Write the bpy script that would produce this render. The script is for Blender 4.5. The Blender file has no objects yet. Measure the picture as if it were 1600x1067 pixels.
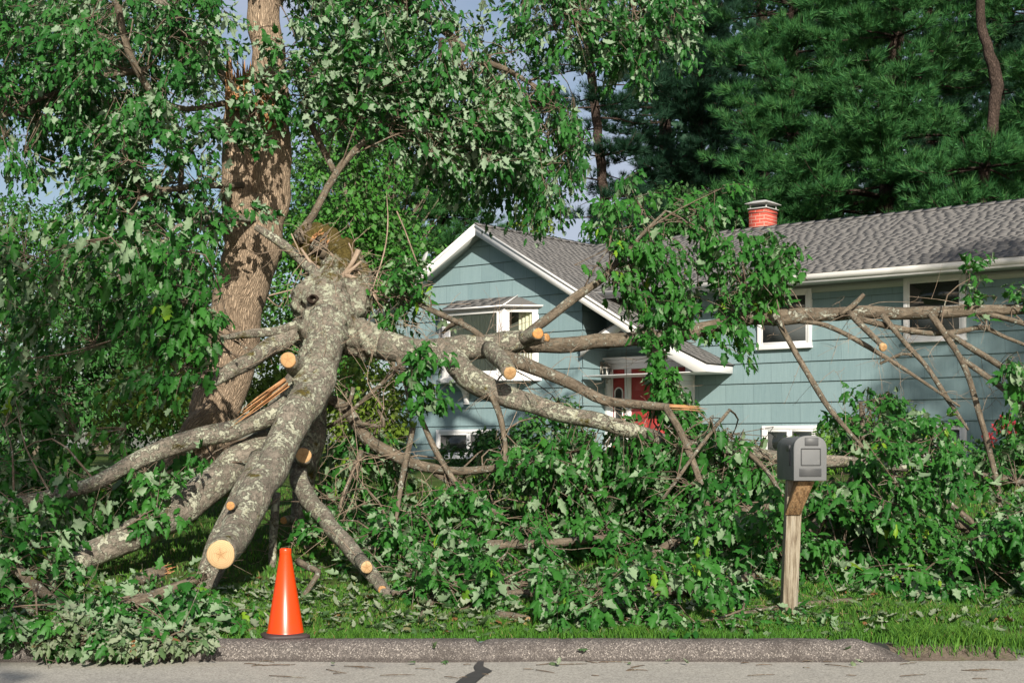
import bpy, math
import numpy as np

# ------------------------------------------------------------------ camera, sky, sun, exposure
F, HZ, EYE = 2300.0, 703.0, 1.62          # focal length in photo pixels, horizon row, eye height above the road
sc = bpy.context.scene
COL = sc.collection
cam_d = bpy.data.cameras.new('camera')
cam = bpy.data.objects.new('camera', cam_d)
COL.objects.link(cam)
cam_d.sensor_width = 36.0
cam_d.lens = F / 1600 * 36
cam_d.shift_y = (HZ - 533.5) / 1600
cam_d.clip_end = 2000
cam.location = (0, 0, EYE)
cam.rotation_euler = (math.radians(90), 0, 0)
sc.camera = cam

SUN_EL, SUN_AZ = math.radians(27), math.atan2(.146, -.989)
world = bpy.data.worlds.new('World')
sc.world = world
world.use_nodes = True
wn, wl = world.node_tree.nodes, world.node_tree.links
bg = wn['Background']
sky = wn.new('ShaderNodeTexSky')
sky.sky_type = 'NISHITA'
sky.sun_disc = False
sky.sun_elevation = SUN_EL
sky.sun_rotation = SUN_AZ
sky.air_density = 1.0
sky.dust_density = 1.5
# thin broken cloud
tc = wn.new('ShaderNodeTexCoord')
mp = wn.new('ShaderNodeMapping'); mp.inputs['Scale'].default_value = (1.5, 1.5, 4.5)
cn = wn.new('ShaderNodeTexNoise'); cn.inputs['Scale'].default_value = 3.0; cn.inputs['Detail'].default_value = 5
cr = wn.new('ShaderNodeMapRange'); cr.inputs['From Min'].default_value = .42; cr.inputs['From Max'].default_value = .7
cr.inputs['To Max'].default_value = .75
mx = wn.new('ShaderNodeMix'); mx.data_type = 'RGBA'
mx.inputs[7].default_value = (5.2, 5.6, 6.8, 1)
wl.new(tc.outputs['Generated'], mp.inputs[0]); wl.new(mp.outputs[0], cn.inputs['Vector'])
wl.new(cn.outputs['Fac'], cr.inputs[0]); wl.new(cr.outputs[0], mx.inputs[0])
wl.new(sky.outputs[0], mx.inputs[6]); wl.new(mx.outputs[2], bg.inputs['Color'])
bg.inputs['Strength'].default_value = .072

sun_d = bpy.data.lights.new('sun', 'SUN')
sun_d.energy = 5.0
sun_d.angle = math.radians(.55)
sun_d.color = (1, .93, .82)
sun = bpy.data.objects.new('sun', sun_d)
COL.objects.link(sun)
sun.rotation_euler = (math.pi / 2 - SUN_EL, 0, math.pi - SUN_AZ)

sc.view_settings.view_transform = 'Standard'
sc.view_settings.look = 'None'
sc.view_settings.exposure = 0.5
sc.view_settings.gamma = 1
sc.cycles.max_bounces = 8
sc.cycles.transparent_max_bounces = 12

rng = np.random.default_rng(7)

# ------------------------------------------------------------------ helpers
def P(px, py, Y):
    return np.array([(px - 800) / F * Y, Y, EYE + (HZ - py) / F * Y])

def nrm(v):
    v = np.asarray(v, float)
    return v / np.maximum(np.linalg.norm(v, axis=-1, keepdims=True), 1e-9)

def tag(o, label=None, cat=None, group=None, kind=None):
    if label: o['label'] = label
    if cat: o['category'] = cat
    if group: o['group'] = group
    if kind: o['kind'] = kind
    return o

def empty(name, loc=(0, 0, 0), rz=0):
    o = bpy.data.objects.new(name, None)
    COL.objects.link(o)
    o.location = loc
    o.rotation_euler = (0, 0, rz)
    o.empty_display_size = .2
    return o

def mk(name, V, faces, mat, parent=None, attrs=None, smooth=False, keep=True):
    """one mesh object; V (n,3) in parent space when keep is False, else in world space (parents are unrotated)."""
    V = np.asarray(V, np.float32)
    me = bpy.data.meshes.new(name)
    fl = [np.asarray(f, np.int32) for f in faces if len(f)]
    me.vertices.add(len(V))
    loops = np.concatenate([f.ravel() for f in fl])
    tot = np.concatenate([np.full(len(f), f.shape[1], np.int32) for f in fl])
    st = np.concatenate([[0], np.cumsum(tot)[:-1]]).astype(np.int32)
    off = np.zeros(3, np.float32)
    if parent is not None and keep:
        off = np.array(parent.location, np.float32)
        q = parent.parent
        while q is not None:
            off = off + np.array(q.location, np.float32); q = q.parent
    me.vertices.foreach_set('co', (V - off).ravel())
    me.loops.add(len(loops)); me.loops.foreach_set('vertex_index', loops)
    me.polygons.add(len(tot)); me.polygons.foreach_set('loop_start', st)
    me.polygons.foreach_set('loop_total', tot)
    if smooth: me.polygons.foreach_set('use_smooth', np.ones(len(tot), bool))
    for k, a in (attrs or {}).items():
        a = np.asarray(a, np.float32)
        if a.ndim == 1:
            at = me.attributes.new(k, 'FLOAT', 'POINT'); at.data.foreach_set('value', a)
        else:
            at = me.attributes.new(k, 'FLOAT_VECTOR', 'POINT'); at.data.foreach_set('vector', a.ravel())
    me.update(calc_edges=True)
    if mat: me.materials.append(mat)
    o = bpy.data.objects.new(name, me)
    COL.objects.link(o)
    if parent is not None: o.parent = parent
    return o

class MB:
    """collects boxes, quads, prisms and lathes for one mesh"""
    def __init__(s): s.v, s.q, s.t, s.n, s.r = [], [], [], 0, []
    def add(s, V, q=(), t=(), rnd=None):
        V = np.asarray(V, float)
        if len(q): s.q.append(np.asarray(q) + s.n)
        if len(t): s.t.append(np.asarray(t) + s.n)
        s.v.append(V); s.n += len(V)
        s.r.append(np.full(len(V), rng.random() if rnd is None else rnd))
    def quad(s, a, b, c, d, rnd=None): s.add([a, b, c, d], q=[[0, 1, 2, 3]], rnd=rnd)
    def poly(s, pts, rnd=None): s.add(pts, t=[[0, i, i + 1] for i in range(1, len(pts) - 1)], rnd=rnd)
    def hexa(s, c8, rnd=None):
        s.add(c8, q=[[0, 3, 2, 1], [4, 5, 6, 7], [0, 1, 5, 4], [1, 2, 6, 5], [2, 3, 7, 6], [3, 0, 4, 7]], rnd=rnd)
    def box(s, x0, x1, y0, y1, z0, z1, rnd=None):
        s.hexa([(x0, y0, z0), (x1, y0, z0), (x1, y1, z0), (x0, y1, z0), (x0, y0, z1), (x1, y0, z1), (x1, y1, z1), (x0, y1, z1)], rnd)
    def beam(s, a, b, side, up, w, h, rnd=None):
        """box from a to b; side, up = cross axes; w,h full sizes"""
        a, b, side, up = (np.asarray(k, float) for k in (a, b, side, up))
        S, U = nrm(side) * w / 2, nrm(up) * h / 2
        s.hexa([a - S - U, a + S - U, a + S + U, a - S + U, b - S - U, b + S - U, b + S + U, b - S + U], rnd)
    def prism(s, pts, ext, rnd=None):
        """extrude polygon pts by vector ext"""
        p = np.asarray(pts, float); n = len(p); e = np.asarray(ext, float)
        V = np.vstack([p, p + e])
        q = [[i, (i + 1) % n, n + (i + 1) % n, n + i] for i in range(n)]
        t = [[0, i + 1, i] for i in range(1, n - 1)] + [[n, n + i, n + i + 1] for i in range(1, n - 1)]
        s.add(V, q=q, t=t, rnd=rnd)
    def lathe(s, prof, c=(0, 0, 0), k=40, rnd=None):
        a = np.linspace(0, 2 * math.pi, k, endpoint=False)
        V = np.concatenate([np.stack([c[0] + r * np.cos(a), c[1] + r * np.sin(a), np.full(k, c[2] + z)], 1) for r, z in prof])
        q = [[i * k + j, i * k + (j + 1) % k, (i + 1) * k + (j + 1) % k, (i + 1) * k + j] for i in range(len(prof) - 1) for j in range(k)]
        s.add(V, q=q, rnd=rnd)
    def build(s, name, mat, parent=None, smooth=False, keep=False):
        return mk(name, np.vstack(s.v), [np.vstack(s.q) if s.q else [], np.vstack(s.t) if s.t else []], mat, parent,
                  {'rnd': np.concatenate(s.r)}, smooth, keep)

def bevel(o, w=.006, seg=2):
    m = o.modifiers.new('bevel', 'BEVEL'); m.width = w; m.segments = seg; m.limit_method = 'ANGLE'
    return o

def catmull(pts, vals, step):
    p = np.asarray(pts, float); r = np.asarray(vals, float)
    pe = np.vstack([2 * p[0] - p[1], p, 2 * p[-1] - p[-2]])
    out, ro = [], []
    for i in range(len(p) - 1):
        a, b, c, d = pe[i], pe[i + 1], pe[i + 2], pe[i + 3]
        k = max(2, int(np.linalg.norm(c - b) / step))
        t = np.linspace(0, 1, k, endpoint=False)[:, None]
        out.append(.5 * ((2 * b) + (-a + c) * t + (2 * a - 5 * b + 4 * c - d) * t ** 2 + (-a + 3 * b - 3 * c + d) * t ** 3))
        ro.append(r[i] + (r[i + 1] - r[i]) * t[:, 0])
    out.append(p[-1:]); ro.append(r[-1:])
    return np.vstack(out), np.concatenate(ro)

class TB:
    """collects tubes (bark attribute follows each tube's length)"""
    def __init__(s): s.v, s.q, s.t, s.b, s.n = [], [], [], [], 0
    def add(s, pts, rad, sides=10, step=.12, lump=.07, wob=0., cap=True, flat=None):
        p, r = catmull(pts, rad, step)
        m = len(p)
        if wob:
            L = np.arange(m)[:, None] * step
            ph = rng.random((1, 3)) * 9
            env = np.minimum(1, np.minimum(np.arange(m), np.arange(m)[::-1]) / 4.)[:, None]
            p = p + env * wob * (np.sin(L * 5.1 + ph) + .6 * np.sin(L * 11.3 + 2 * ph)) * np.minimum(r[:, None] * 4, 1)
        tg = nrm(np.gradient(p, axis=0))
        ref = np.array([0, 0, 1.]) if abs(tg[0][2]) < .9 else np.array([1., 0, 0])
        N = np.zeros_like(p); u = nrm(np.cross(tg[0], ref))
        for i in range(m):
            u = u - tg[i] * (u @ tg[i]); u = u / max(np.linalg.norm(u), 1e-9); N[i] = u
        B = np.cross(tg, N)
        a = np.linspace(0, 2 * math.pi, sides, endpoint=False)
        L = np.concatenate([[0], np.cumsum(np.linalg.norm(np.diff(p, axis=0), axis=1))])
        ph = rng.random(6) * 6.28
        rr = r[:, None] * (1 + lump * (np.sin(2 * a[None] + L[:, None] * 3.1 + ph[0]) * .5 + np.sin(3 * a[None] - L[:, None] * 6.7 + ph[1]) * .4
                                       + np.sin(a[None] + L[:, None] * 9.3 + ph[2]) * .5 + np.sin(L[:, None] * 14 + ph[3]) * .35 + np.sin(5 * a[None] + L[:, None] * 17 + ph[4]) * .25))
        V = p[:, None] + rr[..., None] * (np.cos(a)[None, :, None] * N[:, None] + np.sin(a)[None, :, None] * B[:, None])
        o0 = rng.random() * 50
        bk = np.stack([np.broadcast_to(np.cos(a)[None], rr.shape) * r[:, None] + o0, np.broadcast_to(np.sin(a)[None], rr.shape) * r[:, None], np.broadcast_to(L[:, None], rr.shape)], -1)
        i = np.arange(m - 1)[:, None] * sides; j = np.arange(sides)[None]; j2 = (j + 1) % sides
        q = np.stack([i + j, i + j2, i + sides + j2, i + sides + j], -1).reshape(-1, 4)
        s.q.append(q + s.n); s.v.append(V.reshape(-1, 3)); s.b.append(bk.reshape(-1, 3))
        n = s.n; s.n += m * sides
        if cap:
            for ring, e in ((0, p[0]), (m - 1, p[-1])):
                s.v.append(e[None]); s.b.append(bk[ring].mean(0)[None])
                c = s.n; s.n += 1
                k = n + ring * sides + np.arange(sides); k2 = n + ring * sides + (np.arange(sides) + 1) % sides
                s.t.append(np.stack([k2, k, np.full(sides, c)] if ring == 0 else [k, k2, np.full(sides, c)], -1))
        return p, r, tg
    def build(s, name, mat, parent=None, smooth=True):
        return mk(name, np.vstack(s.v), [np.vstack(s.q), np.vstack(s.t) if s.t else []], mat, parent, {'bark': np.vstack(s.b)}, smooth)

# ------------------------------------------------------------------ materials
class NT:
    def __init__(s, name):
        s.m = bpy.data.materials.new(name); s.m.use_nodes = True
        s.t = s.m.node_tree; s.t.nodes.clear()
        s.out = s.t.nodes.new('ShaderNodeOutputMaterial')
    def n(s, typ, ins=None, **kw):
        o = s.t.nodes.new('ShaderNode' + typ)
        for k, v in kw.items(): setattr(o, k, v)
        for k, v in (ins or {}).items():
            if hasattr(v, 'is_linked'): s.t.links.new(v, o.inputs[k])
            else: o.inputs[k].default_value = v
        return o
    def surf(s, sock): s.t.links.new(sock, s.out.inputs['Surface'])
    def noise(s, vec, scale, detail=4, rough=.6, vscale=None):
        if vscale is not None: vec = s.n('Mapping', {0: vec, 'Scale': vscale}).outputs[0]
        ins = {'Scale': scale, 'Detail': detail, 'Roughness': rough}
        if vec is not None: ins['Vector'] = vec
        return s.n('TexNoise', ins).outputs['Fac']
    def rng(s, v, a, b, c=0., d=1.):
        return s.n('MapRange', {0: v, 1: a, 2: b, 3: c, 4: d}).outputs[0]
    def mix(s, f, a, b, bt='MIX'):
        o = s.n('Mix', data_type='RGBA', blend_type=bt)
        for k, v in ((0, f), (6, a), (7, b)):
            if hasattr(v, 'is_linked'): s.t.links.new(v, o.inputs[k])
            else: o.inputs[k].default_value = v if k == 0 else (*v[:3], 1)
        return o.outputs[2]
    def ramp(s, v, stops):
        o = s.n('ValToRGB', {0: v}); e = o.color_ramp.elements
        while len(e) < len(stops): e.new(.5)
        for k, (p, c) in enumerate(stops): e[k].position = p; e[k].color = (*c, 1)
        return o.outputs[0]
    def attr(s, name, vec=False): return s.n('Attribute', attribute_name=name).outputs['Vector' if vec else 'Fac']
    def obj(s): return s.n('TexCoord').outputs['Object']
    def math(s, op, a, b=0.): return s.n('Math', {0: a, 1: b}, operation=op).outputs[0]
    def bump(s, h, st, dist=.01): return s.n('Bump', {'Height': h, 'Strength': st, 'Distance': dist}).outputs[0]
    def bsdf(s, col, rough=.8, normal=None, spec=.3, metal=0., extra=None):
        ins = {'Base Color': col if hasattr(col, 'is_linked') else (*col[:3], 1), 'Roughness': rough, 'Specular IOR Level': spec, 'Metallic': metal}
        if normal is not None: ins['Normal'] = normal
        ins.update(extra or {})
        o = s.n('BsdfPrincipled', ins).outputs[0]
        s.surf(o); return o

def leaf_mat(name, top_a, top_b, under, young=None, rough=.48, trans=.24, spec=.2):
    t = NT(name)
    r = t.attr('rnd')
    c = t.mix(r, top_a, top_b)
    if young: c = t.mix(t.rng(r, .93, .97), c, young)
    pos = t.n('NewGeometry')
    c = t.mix(pos.outputs['Backfacing'], c, t.mix(r, under, tuple(k * .72 for k in under)))
    b = t.bsdf(c, rough, spec=spec)
    tr = t.n('BsdfTranslucent', {'Color': t.mix(.5, c, (.10, .22, .02), 'MIX')}).outputs[0]
    t.surf(t.n('MixShader', {0: trans, 1: b, 2: tr}).outputs[0])
    return t.m

def bark_mat(name, c0, c1, lich=None, lich_amt=.5, moss=None, moss_amt=.62, ridge=0., vs=(1, 1, .3), sc0=30., bump=.6):
    t = NT(name)
    v = t.attr('bark', True)
    n1 = t.noise(v, sc0, 5, .65, vs)
    n2 = t.noise(v, 5., 4, .6)
    c = t.mix(t.rng(n1, .32, .68), c0, c1)
    c = t.mix(t.rng(n2, .4, .7, 0, .55), c, tuple(k * .6 for k in c0))
    if lich: c = t.mix(t.rng(t.noise(v, 1., 4, .7, (16, 16, 34)), .56, .66, 0, .8), c, tuple(k * .45 for k in c0))
    h = n1
    if ridge:
        w = t.n('TexVoronoi', {'Vector': t.n('Mapping', {0: v, 'Scale': (44, 44, 9)}).outputs[0], 'Scale': 1., 'Randomness': 1.}, feature='DISTANCE_TO_EDGE').outputs['Distance']
        w2 = t.noise(v, 1., 5, .7, (70, 70, 11))
        fur = t.rng(t.math('ADD', w, t.math('MULTIPLY', w2, .5)), .2, .55)
        c = t.mix(t.rng(fur, 0, 1, ridge, 0), c, tuple(k * .35 for k in c0))
        h = t.math('ADD', t.math('MULTIPLY', fur, 1.4), t.math('MULTIPLY', n1, .5))
    if lich:
        a = t.noise(v, 9., 6, .7); b = t.noise(v, 30., 4, .7)
        lm = t.rng(t.math('ADD', a, t.math('MULTIPLY', b, .75)), lich_amt + .33, lich_amt + .43)
        lc = t.mix(t.noise(v, 60., 3, .6), lich, tuple(k * .62 for k in lich))
        c = t.mix(lm, c, lc)
        h = t.math('ADD', h, t.math('MULTIPLY', lm, .5))
    if moss:
        mm = t.rng(t.noise(v, 4.5, 5, .7), moss_amt, moss_amt + .09)
        c = t.mix(mm, c, t.mix(t.noise(v, 50., 3), moss, tuple(k * .45 for k in moss)))
    t.bsdf(c, .9, t.bump(h, bump, .02), .15)
    return t.m

def plain_mat(name, col, rough=.5, var=.12, scale=8., spec=.4, bump=0., metal=0., dirt=None, dirt_amt=.6):
    t = NT(name); o = t.obj()
    n = t.noise(o, scale, 5, .65)
    c = t.mix(n, tuple(k * (1 - var) for k in col), tuple(min(1, k * (1 + var)) for k in col))
    if dirt: c = t.mix(t.rng(t.noise(o, scale * .45, 6, .75), dirt_amt, dirt_amt + .15, 0, .7), c, dirt)
    t.bsdf(c, rough, t.bump(t.noise(o, scale * 9, 3), bump, .004) if bump else None, spec, metal)
    return t.m

M = {}
M['maple'] = leaf_mat('maple leaf', (.013, .080, .012), (.044, .166, .024), (.22, .32, .18), young=(.16, .29, .02))
M['maple_dark'] = leaf_mat('maple leaf of the standing tree', (.012, .076, .014), (.040, .152, .027), (.26, .36, .23))
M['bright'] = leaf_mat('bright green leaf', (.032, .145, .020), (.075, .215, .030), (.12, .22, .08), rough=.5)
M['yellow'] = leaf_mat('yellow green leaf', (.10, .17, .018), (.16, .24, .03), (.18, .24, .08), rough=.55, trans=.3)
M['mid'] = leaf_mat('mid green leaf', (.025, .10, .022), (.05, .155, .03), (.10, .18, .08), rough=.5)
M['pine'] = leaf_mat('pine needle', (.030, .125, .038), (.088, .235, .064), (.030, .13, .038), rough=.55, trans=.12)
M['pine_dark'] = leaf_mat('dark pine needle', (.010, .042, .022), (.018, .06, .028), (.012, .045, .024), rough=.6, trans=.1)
M['shrub'] = leaf_mat('shrub leaf', (.07, .20, .02), (.15, .30, .04), (.14, .24, .07), rough=.45, trans=.3)
M['flower'] = leaf_mat('red flower petal', (.26, .02, .03), (.36, .035, .05), (.4, .05, .06))
M['grass'] = leaf_mat('grass blade', (.05, .18, .016), (.13, .26, .035), (.07, .19, .03), young=(.26, .22, .09), rough=.6, trans=.25, spec=.2)
M['dry'] = leaf_mat('wilting leaf', (.05, .12, .04), (.15, .20, .10), (.26, .31, .2), young=(.25, .12, .05))
M['bark_l'] = bark_mat('lichen covered maple bark', (.125, .107, .085), (.31, .27, .215), (.47, .475, .36), .52, (.12, .095, .025), .58, vs=(1, 1, .45), bump=1.2)
M['bark_d'] = bark_mat('grey brown bark', (.085, .066, .046), (.23, .19, .14), (.42, .42, .34), .60, None, bump=1.)
M['bark_t'] = bark_mat('furrowed trunk bark', (.37, .27, .185), (.58, .45, .32), (.45, .45, .38), .80, None, ridge=.55, vs=(1, 1, .16), sc0=46., bump=.9)
M['bark_p'] = bark_mat('pine bark', (.07, .05, .04), (.18, .13, .105), None, ridge=1., vs=(1, 1, .3), sc0=20., bump=.8)
M['twig'] = bark_mat('twig bark', (.09, .065, .045), (.22, .17, .125), (.36, .36, .29), .6, None)
M['deadtwig'] = bark_mat('bare dead twig bark', (.22, .16, .11), (.42, .33, .25), None)
M['torn'] = bark_mat('torn orange heartwood', (.30, .125, .05), (.60, .36, .18), None, vs=(1, 1, .06), sc0=60., bump=.7)

def cutwood():
    t = NT('sawn wood'); v = t.attr('cut', True)
    r = t.n('VectorMath', {0: v}, operation='LENGTH').outputs['Value']
    n = t.noise(v, 18., 4); ring = t.n('Math', {0: t.math('ADD', t.math('MULTIPLY', r, 420.), t.math('MULTIPLY', n, 9.))}, operation='SINE').outputs[0]
    c = t.mix(t.rng(ring, -1, 1, 0, .6), (.60, .43, .24), (.40, .24, .11))
    c = t.mix(t.rng(t.attr('rnd'), .05, .5), c, (.42, .24, .10))
    c = t.mix(t.rng(t.attr('rnd'), .6, .9), c, (.52, .25, .075))
    c = t.mix(t.rng(t.math('ADD', t.math('MULTIPLY', r, 1.), t.math('MULTIPLY', t.noise(v, 60., 3), .03)), .012, .04, .75, 0), c, (.20, .10, .04))
    c = t.mix(t.rng(t.math('ADD', r, t.math('MULTIPLY', t.noise(v, 22., 4), .05)), .05, .075, .45, 0), c, (.40, .22, .09))
    sx = t.n('SeparateXYZ', {0: v}).outputs; th = t.math('ARCTAN2', sx[1], sx[0])
    star = t.math('SINE', t.math('ADD', t.math('MULTIPLY', th, 5.), t.math('MULTIPLY', t.noise(v, 35., 3), 5.)))
    c = t.mix(t.math('MULTIPLY', t.rng(star, .80, .97), t.rng(r, .02, .075, .85, 0)), c, (.13, .065, .03))
    saw = t.noise(v, 1., 3, .6, (250, 14, 14))
    t.bsdf(t.mix(t.rng(saw, .35, .65, 0, .4), c, (.36, .21, .10)), .75, t.bump(saw, .3, .003), .2)
    return t.m
M['cut'] = cutwood()

def siding():
    t = NT('painted blue grey shake siding'); o = t.obj()
    st = t.noise(o, 1., 4, .7, (26, 26, .35))
    c = t.mix(t.rng(st, .3, .7), (.172, .245, .258), (.235, .315, .325))
    sp = t.n('SeparateXYZ', {0: o}).outputs
    bv = t.n('CombineXYZ', {0: t.math('ADD', sp[0], sp[1]), 1: t.math('ADD', sp[2], 0.9670)}).outputs[0]
    bk = t.n('TexBrick', {'Vector': bv, 'Color1': (.155, .245, .262, 1), 'Color2': (.215, .315, .33, 1), 'Mortar': (.05, .085, .095, 1), 'Scale': 1., 'Mortar Size': .0035, 'Mortar Smooth': .3, 'Brick Width': .62, 'Row Height': .389}, offset=.37)
    c = t.mix(.5, c, bk.outputs['Color'])
    c = t.mix(t.math('MULTIPLY', bk.outputs['Fac'], .3), c, (.05, .085, .095))
    c = t.mix(t.rng(t.noise(o, 1.3, 4), .55, .75, 0, .3), c, (.25, .33, .33))
    fine = t.noise(o, 1., 3, .7, (95, 95, .8))
    t.bsdf(c, .75, t.bump(t.math('ADD', st, fine), .35, .012), .25)
    return t.m
M['siding'] = siding()

def shingle():
    t = NT('grey asphalt shingle'); o = t.obj(); r = t.attr('rnd')
    c = t.ramp(r, [(0, (.15, .145, .139)), (.5, (.168, .161, .153)), (1, (.19, .182, .173))])
    c = t.mix(t.rng(t.noise(o, 160., 2), .35, .65, 0, .5), c, (.10, .098, .096))
    c = t.mix(t.rng(t.noise(o, .9, 5, .7, (1.6, .5, .5)), .5, .72, 0, .4), c, (.12, .12, .118))
    t.bsdf(c, .92, t.bump(t.noise(o, 130., 2), .5, .004), .15)
    return t.m
M['shingle'] = shingle()
M['white'] = plain_mat('white painted trim', (.74, .73, .72), .45, .06, 4., dirt=(.5, .48, .43), dirt_amt=.62)
M['stained'] = plain_mat('stained white fascia', (.68, .665, .63), .55, .1, 3., dirt=(.33, .30, .25), dirt_amt=.56)
M['cream'] = plain_mat('frieze board', (.5, .52, .48), .55, .06, 4.)
M['brick'] = None
def brick():
    t = NT('red chimney brick'); o = t.obj()
    v = t.n('Mapping', {0: o, 'Rotation': (math.radians(90), 0, 0)}).outputs[0]
    b = t.n('TexBrick', {'Vector': v, 'Color1': (.50, .085, .06, 1), 'Color2': (.42, .065, .045, 1), 'Mortar': (.50, .34, .27, 1), 'Scale': 1., 'Mortar Size': .006, 'Brick Width': .21, 'Row Height': .075})
    t.bsdf(t.mix(t.rng(t.noise(o, 14., 4), .5, .7, 0, .4), b.outputs['Color'], (.55, .2, .14)), .85, t.bump(b.outputs['Fac'], -.6, .01), .2)
    return t.m
M['brick'] = brick()
def glass():
    t = NT('window glass'); o = t.obj()
    g = t.n('BsdfGlossy', {'Color': (.9, .95, 1, 1), 'Roughness': .03}).outputs[0]
    tr = t.n('BsdfTransparent', {'Color': (.92, .94, .92, 1)}).outputs[0]
    f = t.n('Fresnel', {'IOR': 1.5}).outputs[0]
    t.surf(t.n('MixShader', {0: f, 1: tr, 2: g}).outputs[0])
    return t.m
M['glass'] = glass()
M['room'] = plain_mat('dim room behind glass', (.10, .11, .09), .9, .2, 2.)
M['screen'] = plain_mat('window insect screen', (.06, .068, .068), .85, .15, 30.)
M['curtain'] = plain_mat('pale green curtain', (.66, .66, .50), .9, .1, 6.)
M['reddoor'] = plain_mat('red painted door', (.36, .045, .04), .4, .1, 6.)
M['metal'] = plain_mat('aged pewter metal', (.34, .32, .28), .4, .2, 20., metal=.7)
M['galv'] = plain_mat('galvanised chimney cap', (.42, .42, .40), .55, .2, 6.)
M['mailgrey'] = plain_mat('weathered grey plastic', (.125, .13, .132), .55, .12, 9., bump=.12, dirt=(.22, .22, .215), dirt_amt=.55)
M['maildark'] = plain_mat('dark grey plastic', (.075, .078, .08), .5, .15, 12., bump=.1)
M['orange'] = plain_mat('orange cone plastic', (.66, .050, .002), .3, .05, 5., spec=.5, dirt=(.36, .05, .015), dirt_amt=.55)
M['rubber'] = plain_mat('black cone base rubber', (.05, .035, .035), .6, .2, 10., bump=.3)

def timber(name, STOPS):
    t = NT(name); v = t.obj()
    g = t.noise(v, 1., 6, .7, (28, 28, 1.6)); g2 = t.noise(v, 1., 4, .7, (110, 110, 4))
    c = t.ramp(g, STOPS)
    c = t.mix(t.rng(g2, .5, .62, 0, .75), c, (.09, .06, .035))
    t.bsdf(c, .85, t.bump(t.math('ADD', g, g2), .6, .008), .2)
    return t.m
M['timber'] = timber('weathered timber', [(.36, (.09, .07, .05)), (.46, (.22, .185, .13)), (.54, (.33, .29, .22)), (.66, (.19, .175, .145))])
M['brace'] = timber('brown stained timber', [(.36, (.09, .05, .025)), (.46, (.21, .125, .06)), (.54, (.32, .20, .10)), (.66, (.18, .12, .065))])

def ground_mat(kind):
    t = NT(kind); o = t.obj()
    if kind == 'road asphalt':
        vor = t.n('TexVoronoi', {'Vector': o, 'Scale': 95.}).outputs
        c = t.mix(t.rng(t.n('SeparateColor', {0: vor['Color']}).outputs[0], 0, 1), (.24, .225, .195), (.47, .445, .39))
        c = t.mix(t.rng(t.noise(o, 1.1, 6, .7), .5, .75, 0, .45), c, (.19, .185, .175))
        c = t.mix(t.rng(t.noise(o, 9., 5, .7), .62, .72, 0, .5), c, (.15, .14, .125))
        t.bsdf(c, .9, t.bump(vor['Distance'], -.5, .006), .2)
    elif kind == 'kerb asphalt':
        vor = t.n('TexVoronoi', {'Vector': o, 'Scale': 125.}).outputs
        k = t.n('SeparateColor', {0: vor['Color']}).outputs[0]
        c = t.ramp(k, [(0, (.085, .076, .070)), (.5, (.135, .12, .11)), (.86, (.20, .178, .162)), (1, (.42, .38, .34))])
        c = t.mix(t.rng(t.noise(o, 2.3, 6, .75), .50, .66, 0, .75), c, (.062, .053, .047))
        c = t.mix(t.rng(t.math('ADD', t.n('SeparateXYZ', {0: o}).outputs[2], t.math('MULTIPLY', t.noise(o, 5., 5, .8), .09)), .062, .08, .7, 0), c, (.07, .06, .055))
        t.bsdf(c, .92, t.bump(t.math('ADD', vor['Distance'], t.noise(o, 14., 4)), .8, .012), .2)
    elif kind == 'lawn soil':
        c = t.ramp(t.noise(o, 1.6, 6, .7), [(.3, (.035, .07, .016)), (.5, (.055, .11, .02)), (.7, (.12, .13, .05))])
        c = t.mix(t.rng(t.noise(o, 45., 4, .8), .45, .7, 0, .8), c, (.075, .055, .03))
        t.bsdf(c, .95, t.bump(t.noise(o, 60., 4), .8, .03), .1)
    elif kind == 'tar':
        t.bsdf(t.mix(t.noise(o, 20., 4), (.035, .034, .034), (.075, .072, .07)), .6, t.bump(t.noise(o, 60., 3), .4, .004), .3)
    elif kind == 'verge soil':
        c = t.ramp(t.noise(o, 9., 6, .75), [(.3, (.07, .055, .04)), (.5, (.15, .12, .095)), (.65, (.10, .10, .05)), (.8, (.24, .21, .18))])
        t.bsdf(c, .95, t.bump(t.noise(o, 40., 5), .9, .02), .1)
    return t.m
M['road'] = ground_mat('road asphalt'); M['kerb'] = ground_mat('kerb asphalt'); M['lawn'] = ground_mat('lawn soil')
M['tar'] = ground_mat('tar'); M['soil'] = ground_mat('verge soil')

# ------------------------------------------------------------------ leaves and twigs
def tmpl_maple(curl, fold=.3, lobe=1., seed=0):
    g = np.random.default_rng(seed)
    half = [(.17, -.05), (.24, .10), (.19, .17), (.44, .40), (.30, .44), (.21, .57), (.24, .70), (.12, .78)]
    half = [(x * (1 if k not in (3,) else lobe), y) for k, (x, y) in enumerate(half)]
    out = [(0, 0)] + half + [(0, 1.0)] + [(-x, y) for x, y in half[::-1]]
    p = [(0, .36)] + [(x * (.88 + .24 * g.random()), y + .05 * (g.random() - .5)) for x, y in out]
    V = np.array([(x, y, -fold * abs(x) - curl * max(y - .2, 0) ** 2 - .35 * max(abs(x) - .28, 0) + .05 * (g.random() - .5)) for x, y in p])
    V[0, 2] = .02
    n = len(out)
    return V, np.array([[0, 1 + (i + 1) % n, 1 + i] for i in range(n)])[:, ::-1]
def tmpl_simple():
    V = np.array([(0, 0, 0), (.36, .42, -.12), (0, 1, -.16), (-.36, .42, -.12), (0, .45, .03)])
    return V, np.array([[0, 1, 4], [1, 2, 4], [2, 3, 4], [3, 0, 4]])
def tmpl_card():
    V = np.array([(0, 0, 0), (.40, .45, -.12), (0, 1, -.1), (-.40, .5, -.12)])
    return V, np.array([[0, 1, 2], [0, 2, 3]])
def tmpl_long():
    V = np.array([(0, 0, 0), (.14, .4, -.05), (0, 1, -.22), (-.14, .4, -.05)])
    return V, np.array([[0, 1, 2], [0, 2, 3]])
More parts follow.
